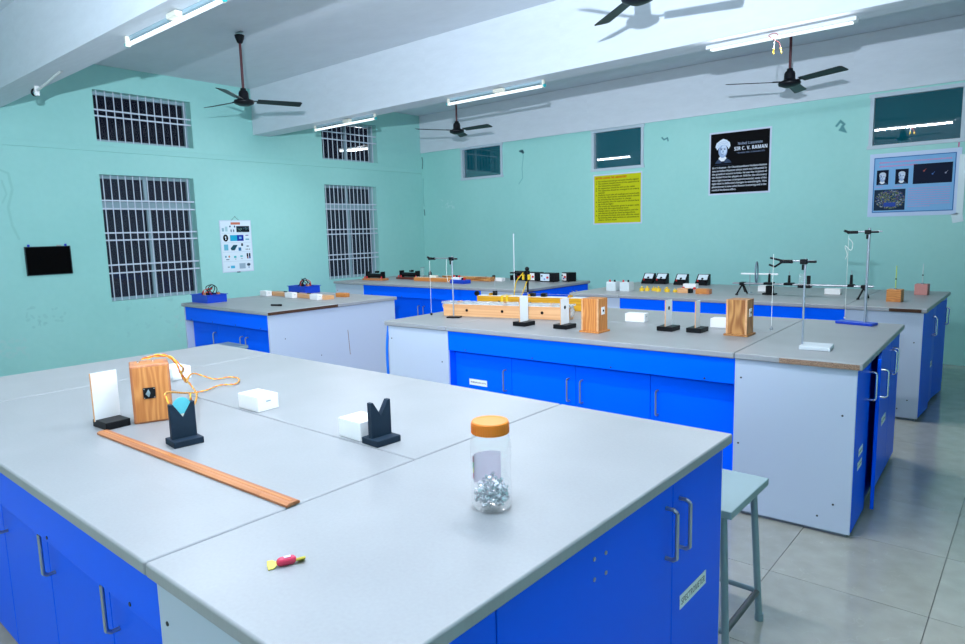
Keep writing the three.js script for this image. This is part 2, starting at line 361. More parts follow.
function worktop(label, x0, x1, z0, z1, group) {
  const w = x1 - x0, d = z0 - z1;
  const g = topUV(new RoundedBoxGeometry(w - 0.003, TT, d - 0.003, 3, 0.007), w, d, rnd());
  return lone('worktop', g, M.top, label, 'worktop', [(x0 + x1) / 2, TOP - TT / 2, (z0 + z1) / 2], [0, 0, 0], group);
}
const chipEdge = (top, w, [x, z], alongZ, m) => part('chipped_edge', alongZ ? box(0.004, TT * 0.78, w) : box(w, TT * 0.78, 0.004), m, top, [x, -0.002, z]);
const OV = 0.022;                                                         // worktop overhang
function island(id, x0, x1, z0, z1, sl, sr, o = {}) {
  const zm = (z0 + z1) / 2, parts = {};
  if (!o.noLeft) parts.left = endCabinet(`end cabinet on the window side of the bench ${id}`, x0 + OV, sl, z0 - OV, z1 + OV, -1);
  parts.right = endCabinet(o.rightLabel ?? `aisle end cabinet with blue doors, bench ${id}`, sr, x1 - OV, z0 - OV, z1 + OV, 1, o.right);
  parts.front = longCabinet(`long blue four-door cabinet, bench ${id}`, sl, sr, z0 - OV, zm, 1, o.front);
  parts.rear = longCabinet(`long blue cabinet at the back, bench ${id}`, sl, sr, zm, z1 + OV, -1);
  const g = 'worktop boards of the bench ' + id;
  if (!o.noLeft) parts.topL = worktop(`short window-side end board, bench ${id}`, x0, sl, z0, z1, g);
  parts.topR = worktop(`short aisle-side end board, bench ${id}`, sr, x1, z0, z1, g);
  parts.topF = worktop(`long pale worktop board above the four doors, bench ${id}`, sl, sr, z0, zm, g);
  parts.topB = worktop(`long pale rear worktop board, bench ${id}`, sl, sr, zm, z1, g);
  return parts;
}
// bench A: with the jar
const A = island('with the orange-lidded jar', -4.13, -0.755, -0.547, -2.162, -3.47, -1.436, {
  rightLabel: 'blue end cabinet lettered SPECTROMETER below the board with the jar',
  right: { edges: [0, 0.23, 0.752, 1], right: [true, true, false], bare: [0], signs: { 2: [['SPECTROMETER', 0.02, 0.035, 0.20, 0.045]] }, screws: [1] }, front: { sides: [-1, -1, -1, -1], hy: 0.06 } });
// bench B: with the wrapped sonometer
const B = island('with the plastic-wrapped sonometer', -4.03, -0.668, -3.55, -5.13, -3.375, -1.285, {
  right: { open: [0, 7, 0, 0], handle: M.chrome, signs: { 0: [['', -0.03, 0.02, 0.11, 0.04], ['', -0.10, 0.03, 0.12, 0.04]], 2: [['', -0.05, 0.0, 0.16, 0.05]] } },
  front: { signs: { 0: [['', 0.045, -0.045, 0.165, 0.045]] } } });
chipEdge(B.topR, 0.37, [0.108, 0.789], false, M.chip);
// bench C: along the back wall under the portrait poster
const Cc = island('under the black portrait poster', -3.97, -0.68, -6.15, -7.76, -3.365, -1.26, { right: { open: [3, 0, 5, 0], handle: M.chrome, signs: { 1: [['', -0.08, 0, 0.14, 0.05]] } } });
chipEdge(Cc.topR, 0.22, [0.14, 0.8045], false, M.chipDark);
// bench D: in the corner of the room
const Dd = island('in the far corner of the room', -8.2, -4.64, -6.2, -7.72, -7.53, -5.30);
// bench E: the short one by the window wall, with a plain panelled end
{
  const id = 'with the two blue trays', x0 = -7.13, x1 = -5.44, z0 = -3.355, z1 = -4.965, zm = (z0 + z1) / 2;
  const t = thing('end_panel', `tall white end panel of the bench ${id}`, 'panel', [x1 - OV - 0.012, 0, zm]);
  const pn = part('board', box(0.022, UND, z0 - z1 - 2 * OV, 0.002), M.panel, t, [0, UND / 2, 0]);
  part('crack', box(0.002, 0.26, 0.006), M.chip, pn, [0.0112, 0.06, -0.13], [0.06, 0, 0]);
  part('screw', screwGeo, M.screw, pn, [0.0112, 0.2, 0.62], [0, 0, Math.PI / 2]); part('screw', screwGeo, M.screw, pn, [0.0112, -0.02, 0.22], [0, 0, Math.PI / 2]);
  const t2 = thing('end_panel', `white end panel towards the windows on the bench ${id}`, 'panel', [x0 + OV + 0.012, 0, zm]);
  part('board', box(0.022, UND, z0 - z1 - 2 * OV, 0.002), M.panel, t2, [0, UND / 2, 0]);
  longCabinet(`blue three-door cabinet behind the grey stool, bench ${id}`, x0 + OV + 0.024, x1 - OV - 0.024, z0 - OV, zm, 1, { doors: 3 });
  longCabinet(`blue cabinet on the back side of the bench ${id}`, x0 + OV + 0.024, x1 - OV - 0.024, zm, z1 + OV, -1, { doors: 3 });
  const f = worktop(`worktop board with chipped brown edge, bench ${id}`, x0, x1, z0, zm, 'boards of the short bench');
  chipEdge(f, zm - z0 > 0 ? 0.8 : 0.795, [(x1 - x0) / 2, 0], true, M.chipDark);
  worktop(`far board of the worktop on the bench ${id}`, x0, x1, zm, z1, 'boards of the short bench');
}
B.cable = lone('cable', tube([V(-4.03, 0.87, -3.60), V(-4.04, 0.7, -3.585), V(-4.045, 0.45, -3.59), V(-4.04, 0.2, -3.6), V(-4.04, 0.012, -3.6)], 0.011, 30), mat(0.0, 0.16, 0.7, 0.4), 'blue cable hanging down the corner of the bench with the sonometer', 'cable');
{ // this bench stands slightly askew
  const c = V(-2.349, 0, -4.34), up = V(0, 1, 0), a = rad(1.8);
  for (const o of Object.values(B)) { o.position.sub(c).applyAxisAngle(up, a).add(c); o.rotation.y += a; }
}

// ------------------------------------------------------------------ stools
function stool(x, z, w, d, label, h = 0.6) {
  const t = thing('stool', label, 'stool', [x, 0, z], 0, 'grey metal lab stools');
  part('seat', box(w, 0.03, d, 0.004), M.stoolTop, t, [0, h - 0.015, 0]);
  const tops = [], feet = [];
  for (const [sx, sz] of [[1, 1], [1, -1], [-1, -1], [-1, 1]]) {
    const a = V(sx * (w / 2 - 0.045), h - 0.03, sz * (d / 2 - 0.045)), b = V(sx * (w / 2 - 0.015), 0.0, sz * (d / 2 - 0.02));
    tops.push(a); feet.push(b);
    const l = part('leg', bar(b, a, 0.0135, 12), M.greyMetal, t);
    part('foot', cyl(0.017, 0.017, 0.03, 12), M.greyMetal, l, [b.x, 0.015, b.z]);
  }
  for (let i = 0; i < 4; i++) { const j = (i + 1) % 4, k = 0.22, a = feet[i].clone().lerp(tops[i], k), b = feet[j].clone().lerp(tops[j], k); part('stretcher', bar(a, b, 0.011, 8), i === 0 ? mat(0.10, 0.11, 0.11, 0.6) : M.greyMetal, t); }
  return t;
}
stool(-0.955, -2.455, 0.34, 0.41, 'grey metal stool beside the cabinet lettered SPECTROMETER');
stool(-5.86, -3.10, 0.36, 0.36, 'grey metal stool before the bench with blue trays');

// ------------------------------------------------------------------ ceiling fans
function fan(x, z, turn, label, hub = 2.99) {
  const t = thing('ceiling_fan', label, 'fan', [x, hub, z], 0, 'black three-blade ceiling fans');
  const up = HC - hub;
  part('hook_plate', box(0.1, 0.012, 0.03), M.steel, t, [0, up - 0.006, 0]);
  part('canopy', new THREE.LatheGeometry([[0.012, 0], [0.028, 0.012], [0.046, 0.06], [0.05, 0.085], [0.04, 0.09]].map((p) => new THREE.Vector2(...p)), 24), M.fan, t, [0, up - 0.12, 0]);
  part('down_rod', bar(V(0, 0.15, 0), V(0, up - 0.03, 0), 0.013, 12), M.fanRod, t);
  part('motor', new THREE.LatheGeometry([[0.001, -0.01], [0.05, -0.008], [0.098, 0.012], [0.105, 0.03], [0.098, 0.046], [0.06, 0.058], [0.052, 0.07], [0.05, 0.12], [0.042, 0.14], [0.03, 0.148], [0.028, 0.168], [0.012, 0.17]].map((p) => new THREE.Vector2(...p)), 36), M.fan, t);
  const blade = prism([[0.135, -0.05], [0.58, -0.062], [0.60, -0.05], [0.60, 0.045], [0.58, 0.06], [0.135, 0.05]], 0.003, 0.001);
  for (let k = 0; k < 3; k++) {
    const g = moved(blade, 0, 0, 0, Math.PI / 2 - 0.22, 0, 0);
    const b = part('blade', g, M.fan, t, [0, 0.045, 0], [0, -turn - k * 2 * Math.PI / 3, 0]);
    part('blade_bracket', box(0.09, 0.006, 0.04), M.fan, b, [0.12, 0, 0]);
  }
}
fan(-6.57, -3.95, rad(51), 'black ceiling fan hanging nearest the barred window over the black board', 2.985);
fan(-2.06, -4.0, rad(98), 'black ceiling fan hanging above the bench with the sonometer', 2.995);
fan(-6.5, -7.2, rad(118), 'black ceiling fan hanging in the corner by the small ventilator', 2.985);
fan(-2.05, -7.17, rad(25), 'black ceiling fan hanging above the portrait poster', 2.94);

// ------------------------------------------------------------------ fluorescent tube lights under the beams
function lampLight(t, L, y, z) {                                        // a tube shines to both sides and down
  for (const q of [1, -1]) {
    const a = new THREE.RectAreaLight(0xf0f6ff, TUBE.power, L, 0.026), d = V(0, -Math.sin(TUBE.tilt), q * Math.cos(TUBE.tilt));
    a.position.set(0, y + d.y * 0.017, z + d.z * 0.017); a.rotation.set(q > 0 ? Math.PI + TUBE.tilt : -TUBE.tilt, 0, 0);
    a.name = 'tube_light_source'; t.add(a);
  }
}
function tubeLight(xa, xb, z, label) {
  const L = xb - xa, t = thing('tube_light', label, 'tube light', [(xa + xb) / 2, BEAM_Y, z], 0, 'fluorescent tube lights under the beams');
  part('batten', box(L - 0.06, 0.022, 0.03, 0.003), M.frame, t, [0, -0.011, -0.02]);
  part('reflector_strip', box(L - 0.08, 0.004, 0.03), M.frame, t, [0, -0.024, -0.02]);
  part('starter_cover', box(0.13, 0.035, 0.05, 0.006), M.cream, t, [0.09, -0.026, 0.02]);
  for (const s of [-1, 1]) { const h = part('lamp_holder', box(0.022, 0.075, 0.034, 0.006), M.cream, t, [s * (L / 2 - 0.02), -0.04, 0.004]); part('end_cap', cyl(0.017, 0.017, 0.02, 16), M.tealCap, h, [s * 0.012, -0.02, 0], [0, 0, Math.PI / 2]); }
  part('tube', bar(V(-L / 2 + 0.03, 0, 0), V(L / 2 - 0.03, 0, 0), 0.014, 16), M.tubeGlow, t, [0, -0.062, 0.004]);
  lampLight(t, L - 0.08, -0.062, 0.004);
  return t;
}
tubeLight(-7.68, -6.42, -5.64, 'lit tube light nearest the windows, under the beam over the corner fan');
tubeLight(-5.22, -3.90, -5.64, 'lit tube light in the middle of the beam before the back wall');
tubeLight(-5.24, -3.85, -2.24, 'lit tube light under the beam with the broken lamp holder');
{
  const t = thing('batten_light', 'flat white batten light with dangling wires above the portrait poster', 'light', [-1.72, BEAM_Y, -5.66]);
  part('housing', box(1.11, 0.03, 0.08, 0.004), M.whiteGloss, t, [0, -0.015, 0]);
  part('diffuser', box(1.05, 0.012, 0.05, 0.004), M.tubeGlow, t, [0, -0.034, -0.008]);
  const w = part('wire', tube([V(0.02, -0.03, 0.045), V(0.0, -0.012, 0.05), V(-0.05, -0.02, 0.052), V(-0.02, -0.05, 0.052), V(0.03, -0.09, 0.05), V(0.04, -0.13, 0.05)], 0.003, 30), mat(0.4, 0.05, 0.05, 0.5), t);
  part('bare_end', bar(V(0.04, -0.13, 0.05), V(0.05, -0.17, 0.05), 0.005, 6), M.yellow, w);
  const w2 = part('wire', tube([V(0.03, -0.03, 0.045), V(0.0, -0.06, 0.05), V(-0.01, -0.12, 0.05)], 0.003, 20), M.string, t);
  part('bare_end', bar(V(-0.01, -0.12, 0.05), V(-0.012, -0.165, 0.05), 0.005, 6), M.yellow, w2);
  lampLight(t, 1.05, -0.042, -0.008);
}
{
  const t = thing('lamp_holder_remains', 'broken white lamp holder with a bent strip on the beam', 'lamp holder', [-7.15, BEAM_Y, -2.29]);
  part('bent_strip', tube([V(0.52, -0.006, 0.03), V(0.25, -0.012, 0.01), V(0.0, -0.03, 0.0), V(-0.25, -0.045, -0.01)], 0.012, 24), M.white, t);
  part('holder', box(0.03, 0.09, 0.04, 0.005), M.white, t, [-0.27, -0.046, -0.01]);
  part('burnt_clip', new THREE.TorusGeometry(0.03, 0.009, 8, 16), M.black, t, [-0.33, -0.05, -0.01], [0, 0.6, 0]);
}
{ // the lamps on the beam behind the photographer
  tubeLight(-5.2, -3.94, 1.10, 'lit tube light on the beam behind the photographer, window side');
  tubeLight(-2.25, -0.95, -2.24, 'lit tube light over the jar, under the beam with the broken lamp holder');
  tubeLight(-2.2, -0.94, 1.10, 'lit tube light on the beam behind the photographer, aisle side');
}
// a lamp outdoors on a wall bracket, seen through the barred ventilator
{
  const t = thing('outside_tube_lamp', 'lit tube lamp outside the barred upper window in the corner', 'lamp', [-10.5, 3.26, -8.67]);
  const a = V(0, -0.055, 0.4), b = V(0, 0.06, -0.42);
  part('bracket', bar(V(1.335, 0.09, 0), V(-0.03, 0.05, 0), 0.015, 8), M.blackMatt, t);
  part('housing', bar(a.clone().add(V(-0.03, 0.03, 0)), b.clone().add(V(-0.03, 0.03, 0)), 0.02, 8), M.white, t);
  part('tube', bar(a, b, 0.022, 12), M.tubeGlow, t);
  const l = new THREE.PointLight(0xf2f8ff, 3); l.position.set(0.06, -0.05, 0); l.castShadow = true; l.name = 'outside_lamp_light'; t.add(l);
}

// ------------------------------------------------------------------ things on the bench with the jar
const Y = TOP;
function slottedStand(label, x, z, turn, plateW, plateH, opts = {}) {     // an upright card or plate in a slotted black block; it looks along +x
  const t = thing('plate_stand', label, 'stand', [x, Y, z], turn, opts.group);
  const bw = opts.bw ?? 0.11, bd = opts.bd ?? 0.13, bh = opts.bh ?? 0.03;
  part('base', box(bw, bh, bd, 0.003), opts.base ?? M.black, t, [0, bh / 2, 0]);
  const p = part('plate', box(0.005, plateH, plateW), opts.plate ?? M.white, t, [opts.off ?? 0, bh - 0.006 + plateH / 2, 0]);
  part('edge', box(0.0052, plateH, 0.003), M.pale, p, [0, 0, plateW / 2 + 0.0012]);
  if (opts.hole) part('hole', cyl(opts.hole, opts.hole, 0.0062, 20), M.blackMatt, p, [0, opts.holeY ?? plateH * 0.22, 0], [0, 0, Math.PI / 2]);
  return t;
}
slottedStand('white card standing in a black slotted block beside a wooden box', -2.632, -0.942, rad(3), 0.092, 0.182, { bw: 0.11, bd: 0.088, bh: 0.028, off: -0.03 });
{ // wooden speaker box
  const W = 0.135, H = 0.222, D = 0.12, t = thing('speaker_box', 'wooden box with a small black horn and orange cable on top', 'speaker box', [-2.602, Y, -1.082], rad(68.5 - 90));
  part('cabinet', box(D, H, W, 0.006), M.oakRed, t, [0, H / 2, 0]);
  part('front_board', box(0.004, H - 0.016, W - 0.018), M.oak, t, [D / 2 + 0.001, H / 2, 0]);
  const horn = part('horn_plate', box(0.005, 0.042, 0.042, 0.002), M.black, t, [D / 2 + 0.005, H * 0.52, 0.008]);
  part('horn', new THREE.ConeGeometry(0.016, 0.006, 4), M.greyMetal, horn, [0.004, 0, 0], [0, Math.PI / 4, -Math.PI / 2]);
  for (const [a, b] of [[1, 1], [1, -1], [-1, 1], [-1, -1]]) part('screw', cyl(0.0022, 0.0022, 0.002, 6), M.chrome, horn, [0.003, a * 0.017, b * 0.017], [0, 0, Math.PI / 2]);
  for (const s of [-1, 1]) part('terminal', cyl(0.006, 0.006, 0.008, 10), M.chrome, t, [0.0, H + 0.003, s * 0.025 + 0.01]);
  part('top_inlay', box(D * 0.7, 0.002, W * 0.75), M.oak, t, [-0.006, H, 0]);
}
function vStand(label, x, z, turn) {                                     // black stand with a V notch
  const t = thing('notched_stand', label, 'stand', [x, Y, z], turn, 'dark notched stands');
  part('base', box(0.085, 0.022, 0.098, 0.003), M.navy, t, [0, 0.011, 0]);
  const g = prism([[-0.041, 0], [0.041, 0], [0.041, 0.118], [0.030, 0.118], [0.0, 0.07], [-0.030, 0.118], [-0.041, 0.118]], 0.018, 0.001);
  g.rotateY(Math.PI / 2); g.translate(-0.009, 0, 0);
  part('notched_plate', g, M.navy, t, [-0.005, 0.022, 0]);
  return t;
}
vStand('dark notched stand holding a light blue disc', -2.19, -1.005, rad(-6));
vStand('empty dark notched stand beside a white box', -1.65, -1.408, rad(-3));
{
  const d = lone('transducer_disc', new THREE.CylinderGeometry(0.03, 0.03, 0.004, 36), mat(0.10, 0.52, 0.60, 0.5), 'light blue disc resting in the notch of the dark stand', 'disc', [-2.193, Y + 0.022 + 0.107, -1.005], [0, rad(-6), Math.PI / 2]);
  part('foot_tab', box(0.012, 0.006, 0.012), M.cream, d, [-0.032, 0, 0]);
}
function twisted(path, r, n, turns) {                                    // two strands wound round one path
  const c = new THREE.CatmullRomCurve3(path), f = c.computeFrenetFrames(n), out = [];
  for (const ph of [0, Math.PI]) {
    const pts = [];
    for (let i = 0; i <= n; i++) { const p = c.getPointAt(i / n), a = ph + turns * 2 * Math.PI * i / n; pts.push(p.addScaledVector(f.normals[i], r * Math.cos(a)).addScaledVector(f.binormals[i], r * Math.sin(a))); }
    out.push(new THREE.TubeGeometry(new THREE.CatmullRomCurve3(pts), n * 2, r, 6));
  }
  return out;
}
{
  const t = thing('twisted_cable', 'orange and yellow twisted cable from the wooden box to the disc', 'cable', [0, 0, 0]);
  const at = (px, py, y) => {                                            // a photo pixel on a level plane
    const d = V((px - 482.5) / 665.368, -(py - 322) / 665.368, -1).applyQuaternion(camera.quaternion); return V(0, 1.6, 0).addScaledVector(d, (y - 1.6) / d.y);
  };
  const r = 0.0021, lo = Y + 2 * r + 0.004, up = Y + 0.2335;
  const org = mat(0.75, 0.16, 0.03, 0.5), yel = mat(0.85, 0.55, 0.05, 0.5);
  const path = [V(-2.622, up, -1.065), V(-2.618, up + 0.006, -1.09), V(-2.60, up + 0.006, -1.115), V(-2.575, up + 0.004, -1.142), V(-2.565, up - 0.02, -1.165), V(-2.60, Y + 0.13, -1.21), at(197, 374, lo + 0.03), at(215, 379, lo), at(229, 377, lo), at(238, 378, lo), at(235, 384, lo), at(221, 385, lo), at(207, 390, lo), at(196, 392.5, lo), at(186, 393, lo + 0.03), V(-2.222, Y + 0.165, -0.968), V(-2.198, Y + 0.147, -0.968)];
  const [a, b] = twisted(path, r, 260, 46);
  part('orange_strand', a, org, t); part('yellow_strand', b, yel, t);
  const path2 = [V(-2.612, up, -1.08), V(-2.60, up + 0.012, -1.11), V(-2.565, up + 0.006, -1.145), V(-2.54, Y + 0.2, -1.175), at(183, 376, Y + 0.09), at(190, 384, Y + 0.05), at(196, 392, Y + 0.04), V(-2.235, Y + 0.12, -1.06), V(-2.215, Y + 0.16, -1.048), V(-2.198, Y + 0.147, -1.041)];
  const [c, d] = twisted(path2, r, 160, 24);
  part('orange_strand', c, org, t); part('yellow_strand', d, yel, t);
}
function whiteBox(label, x, z, turn, w = 0.14, h = 0.062, d = 0.095, group = 'small white plastic boxes') {
  const t = thing('white_box', label, 'box', [x, Y, z], turn, group);
  part('body', box(w, h, d, 0.004), M.white, t, [0, h / 2, 0]);
  part('lid_rim', box(w * 0.6, 0.002, d * 0.6, 0.0008), M.white, t, [0, h + 0.0005, 0]);
  part('keyhole', box(0.002, 0.004, 0.02), M.greyMetal, t, [w / 2 + 0.0005, h * 0.62, 0]);
  return t;
}
whiteBox('white box on the seam between the two notched stands', -2.405, -1.415, rad(2));
whiteBox('white box right beside the empty notched stand', -1.765, -1.418, rad(-1), 0.118, 0.066, 0.10);
whiteBox('white box half hidden behind the wooden speaker box', -3.285, -1.49, rad(1));
{ // long wooden strip
  const a = V(-2.555, 0, -0.882), b = V(-1.436, 0, -0.922), L = a.distanceTo(b);
  const t = thing('wooden_strip', 'long thin grooved wooden strip lying on the bench', 'strip', [(a.x + b.x) / 2, Y, (a.z + b.z) / 2], Math.atan2(-(b.z - a.z), b.x - a.x));
  part('strip', prism([[-0.021, 0.001], [0.021, 0.001], [0.021, 0.007], [0.012, 0.011], [-0.012, 0.011], [-0.021, 0.007]], L, 0.001).rotateY(Math.PI / 2).translate(-L / 2, 0, 0), wood(texOakRed, 0.5), t);
  part('scale_line', box(L - 0.02, 0.001, 0.008), M.oakAcross, t, [0, 0.0115, 0]);
}
{ // jar of screws
  const x = -1.022, z = -1.222, t = thing('plastic_jar', 'clear plastic jar with an orange screw lid, holding metal screws', 'jar', [x, Y, z]);
  const prof = [[0.0005, 0.003], [0.038, 0.001], [0.046, 0.004], [0.0505, 0.014], [0.051, 0.06], [0.0495, 0.07], [0.0495, 0.125], [0.051, 0.135], [0.051, 0.145], [0.0495, 0.15], [0.051, 0.156], [0.050, 0.172], [0.047, 0.185], [0.0425, 0.195], [0.042, 0.206]];
  part('jar_wall', new THREE.LatheGeometry(prof.map((p) => new THREE.Vector2(...p)), 48), M.clear, t);
  const lid = part('lid', new THREE.LatheGeometry([[0.044, 0.193], [0.0465, 0.194], [0.0465, 0.220], [0.0445, 0.224], [0.038, 0.2235], [0.036, 0.222], [0.0005, 0.222]].map((p) => new THREE.Vector2(...p)), 48), M.orange, t);
  part('ribs', merge([...Array(48).keys()].map((i) => moved(box(0.0016, 0.022, 0.0022), Math.cos(i / 48 * 6.2832) * 0.0468, 0.206, Math.sin(i / 48 * 6.2832) * 0.0468, 0, -i / 48 * 6.2832, 0))), M.orange, lid);
  const sheet = new THREE.CylinderGeometry(0.0475, 0.0475, 0.075, 24, 1, true, 0.2, 1.7);
  const paper = mat(0.80, 0.70, 0.84, 0.8, { physical: true, transmission: 0.5, thickness: 0, side: THREE.DoubleSide });
  part('paper_label', sheet, paper, t, [0, 0.093, 0], [0, Math.PI * 0.98, 0]);
  const side = new THREE.CylinderGeometry(0.0487, 0.0487, 0.016, 8, 1, true, 0, 0.22);
  [[0.118, [0.45, 0.05, 0.10]], [0.103, [0.2, 0.5, 0.25]], [0.089, [0.75, 0.65, 0.1]], [0.075, [0.6, 0.12, 0.2]]].forEach(([y, c]) => part('colour_patch', side, mat(...c, 0.5, { side: THREE.DoubleSide }), t, [0, y, 0], [0, -1.45, 0]));
  const s = [];                                                          // the heap of screws and nuts
  const bolt = merge([moved(cyl(0.0022, 0.0022, 0.024, 6), 0, 0, 0), moved(cyl(0.005, 0.005, 0.004, 6), 0, 0.013, 0)]), nut = new THREE.TorusGeometry(0.0045, 0.0022, 5, 8);
  for (let i = 0; i < 420; i++) {
    const isBolt = i % 2 === 0, rr2 = (isBolt ? 0.0305 : 0.0405) * Math.sqrt(rnd()), a = rr(0, 6.283), top = 0.060 + 0.010 * Math.sin(a * 2), y = 0.0205 + (top - 0.0205) * rnd();
    s.push(moved(isBolt ? bolt : nut, Math.cos(a) * rr2, y, Math.sin(a) * rr2, rr(0, 6), rr(0, 6), rr(0, 6)));
  }
  const heap = lone('metal_screws', merge(s), mat(0.72, 0.74, 0.78, 0.22, { metalness: 0.95 }), 'heap of shiny metal screws and nuts inside the plastic jar', 'screws', [x, Y, z]);
  heap.userData.kind = 'stuff';
}
{ // wrapped sweet
  const t = thing('wrapped_sweet', 'pink wrapped sweet with yellow twisted ends', 'sweet', [-1.180, Y, -0.732], rad(66));
  part('wrapper', moved(new THREE.CapsuleGeometry(0.0095, 0.022, 6, 16), 0, 0.0095, 0, 0, 0, Math.PI / 2), mat(0.72, 0.04, 0.10, 0.25), t);
  part('print', moved(box(0.014, 0.0012, 0.008, 0.0004), 0.002, 0.0188, 0.001), mat(0.75, 0.6, 0.85, 0.4), t);
  for (const q of [-1, 1]) {
    const fanShape = prism([[0, -0.004], [0.008, -0.010], [0.019, -0.011], [0.0205, 0], [0.019, 0.011], [0.008, 0.010], [0, 0.004]], 0.003, 0.0008);
    part('twist_end', moved(fanShape, 0.019, 0.008, 0, Math.PI / 2 - 0.6, 0, 0.0), mat(0.78, 0.62, 0.08, 0.35), t, [0, 0, 0], [0, q > 0 ? 0 : Math.PI, 0]);
  }
}

// ------------------------------------------------------------------ things on the bench with the sonometer
function clampStand(label, o) {                                          // base, rod, boss head, arm, clamp
  const t = thing('clamp_stand', label, 'stand', [o.x, Y, o.z], 0, o.group);
  if (o.tripod) { const b = part('base', box(0.11, 0.012, 0.075, 0.003), M.black, t, [0.015, 0.006, 0.01], [0, rad(25), 0]); }
  else part('base', box(...o.base, 0.004), o.baseMat, t, [o.bx ?? 0, o.base[1] / 2, o.bz ?? 0], [0, o.bt ?? 0, 0]);
  part('rod', bar(V(0, 0.005, 0), V(0, o.h, 0), o.r ?? 0.0055, 10), M.rod, t);
  if (o.arm !== undefined) {
    part('boss_head', merge([moved(box(0.035, 0.028, 0.03, 0.004), -0.008, o.arm, 0), moved(cyl(0.007, 0.007, 0.05, 10), 0.03, o.arm, 0, 0, 0, Math.PI / 2), moved(cyl(0.006, 0.006, 0.03, 8), -0.01, o.arm - 0.03, 0.01)]), M.black, t);
    part('arm', bar(V(-o.len, o.arm + 0.003, 0), V(o.over ?? 0.03, o.arm + 0.003, 0), 0.0048, 8), M.steel, t);
    const e = -o.len;
    part('clamp', merge([moved(box(0.06, 0.02, 0.022, 0.004), e + 0.02, o.arm, 0), moved(cyl(0.011, 0.011, 0.03, 10), e - 0.005, o.arm, 0, Math.PI / 2, 0, 0), ...(o.jaw ? [bar(V(e - 0.01, o.arm + 0.006, 0), V(e - 0.07, o.arm + 0.02, 0.0), 0.006, 6), bar(V(e - 0.01, o.arm - 0.006, 0), V(e - 0.045, o.arm - 0.03, 0), 0.006, 6), bar(V(e - 0.045, o.arm - 0.03, 0), V(e - 0.075, o.arm - 0.018, 0), 0.006, 6)] : [bar(V(e - 0.005, o.arm, 0), V(e - 0.035, o.arm + 0.012, 0), 0.009, 6)])]), M.black, t);
  }
  return t;
}
function pendulum(label, x, z, top, bobY, bobR, bobMat, curl = false) {
  const t = thing('pendulum', label, 'pendulum', [x, 0, z]);
  part('string', bar(V(0, bobY, 0), V(0, top, 0), 0.0014, 5), M.string, t);
  if (curl) part('loose_ends', tube([V(0, top - 0.02, 0), V(0.025, top - 0.05, 0), V(0.02, top - 0.1, 0.01), V(-0.02, top - 0.07, 0), V(-0.005, top - 0.13, 0), V(-0.015, top - 0.16, 0)], 0.002, 40, 5), M.string, t);
  const b = part('bob', new THREE.SphereGeometry(bobR, 18, 12), bobMat, t, [0, bobY, 0]);
  part('bob_hook', cyl(0.003, 0.003, bobR, 8), M.steel, b, [0, bobR, 0]);
}
clampStand('thin clamp stand with pendulum arm at the window end of the sonometer', { x: -3.652, z: -3.94, h: 0.50, r: 0.005, arm: 0.475, len: 0.24, tripod: true, over: 0.05 });
pendulum('small dark pendulum bob on a long string beside the sonometer end', -3.905, -3.94, Y + 0.455, Y + 0.0125, 0.0105, M.black);
lone('hanging_string', tube([V(-3.71, Y + 0.47, -3.94), V(-3.715, Y + 0.38, -3.938), V(-3.70, Y + 0.285, -3.94), V(-3.685, Y + 0.3, -3.938)], 0.0016, 24, 5), M.string, 'short pale string looped over the arm of the thin clamp stand', 'string');
clampStand('clamp stand on a white base plate with open clamp jaws', { x: -1.005, z: -3.92, h: 0.495, arm: 0.478, len: 0.115, base: [0.155, 0.022, 0.15], baseMat: mat(0.62, 0.66, 0.70, 0.4), bx: 0.068, bz: -0.02, bt: rad(6), jaw: true, over: 0.045 });
pendulum('steel pendulum bob hanging from the stand with the white base', -1.165, -3.895, Y + 0.52, Y + 0.10, 0.0105, M.steel);
clampStand('tall clamp stand on a flat blue base', { x: -0.905, z: -5.03, h: 0.645, arm: 0.618, len: 0.115, base: [0.24, 0.018, 0.09], baseMat: M.trayBlue, bx: -0.05, bz: 0.0, bt: rad(-14), over: 0.075, r: 0.0085 });
pendulum('knotted white string hanging from the tall stand with blue base', -1.026, -5.03, Y + 0.598, Y + 0.04, 0.007, M.string, true);

function sonometer(label, a, b, h, d, mt, holes, hx) {
  const L = a.distanceTo(b), t = thing('sonometer', label, 'sonometer', [(a.x + b.x) / 2, Y, (a.z + b.z) / 2], Math.atan2(-(b.z - a.z), b.x - a.x), 'wooden sonometers');
  part('body', box(L, h, d, 0.003), mt, t, [0, h / 2, 0]);
  for (const u of holes) part('sound_hole', cyl(hx, hx, 0.003, 18), M.blackMatt, t, [-L / 2 + u * L, h * 0.52, d / 2], [Math.PI / 2, 0, 0]);
  part('top_board', box(L - 0.02, 0.004, d - 0.015), M.whiteGloss, t, [0, h + 0.001, 0]);
  for (const u of [0.12, 0.5, 0.86]) part('bridge', prism([[-0.012, 0], [0.012, 0], [0.003, 0.022], [-0.003, 0.022]], d * 0.7).translate(0, 0, -d * 0.35), mt, t, [-L / 2 + u * L, h + 0.003, 0]);
  part('wire', bar(V(-L / 2 + 0.03, h + 0.026, 0.015), V(L / 2 - 0.02, h + 0.026, 0.015), 0.0012, 5), M.steel, t);
  return t;
}
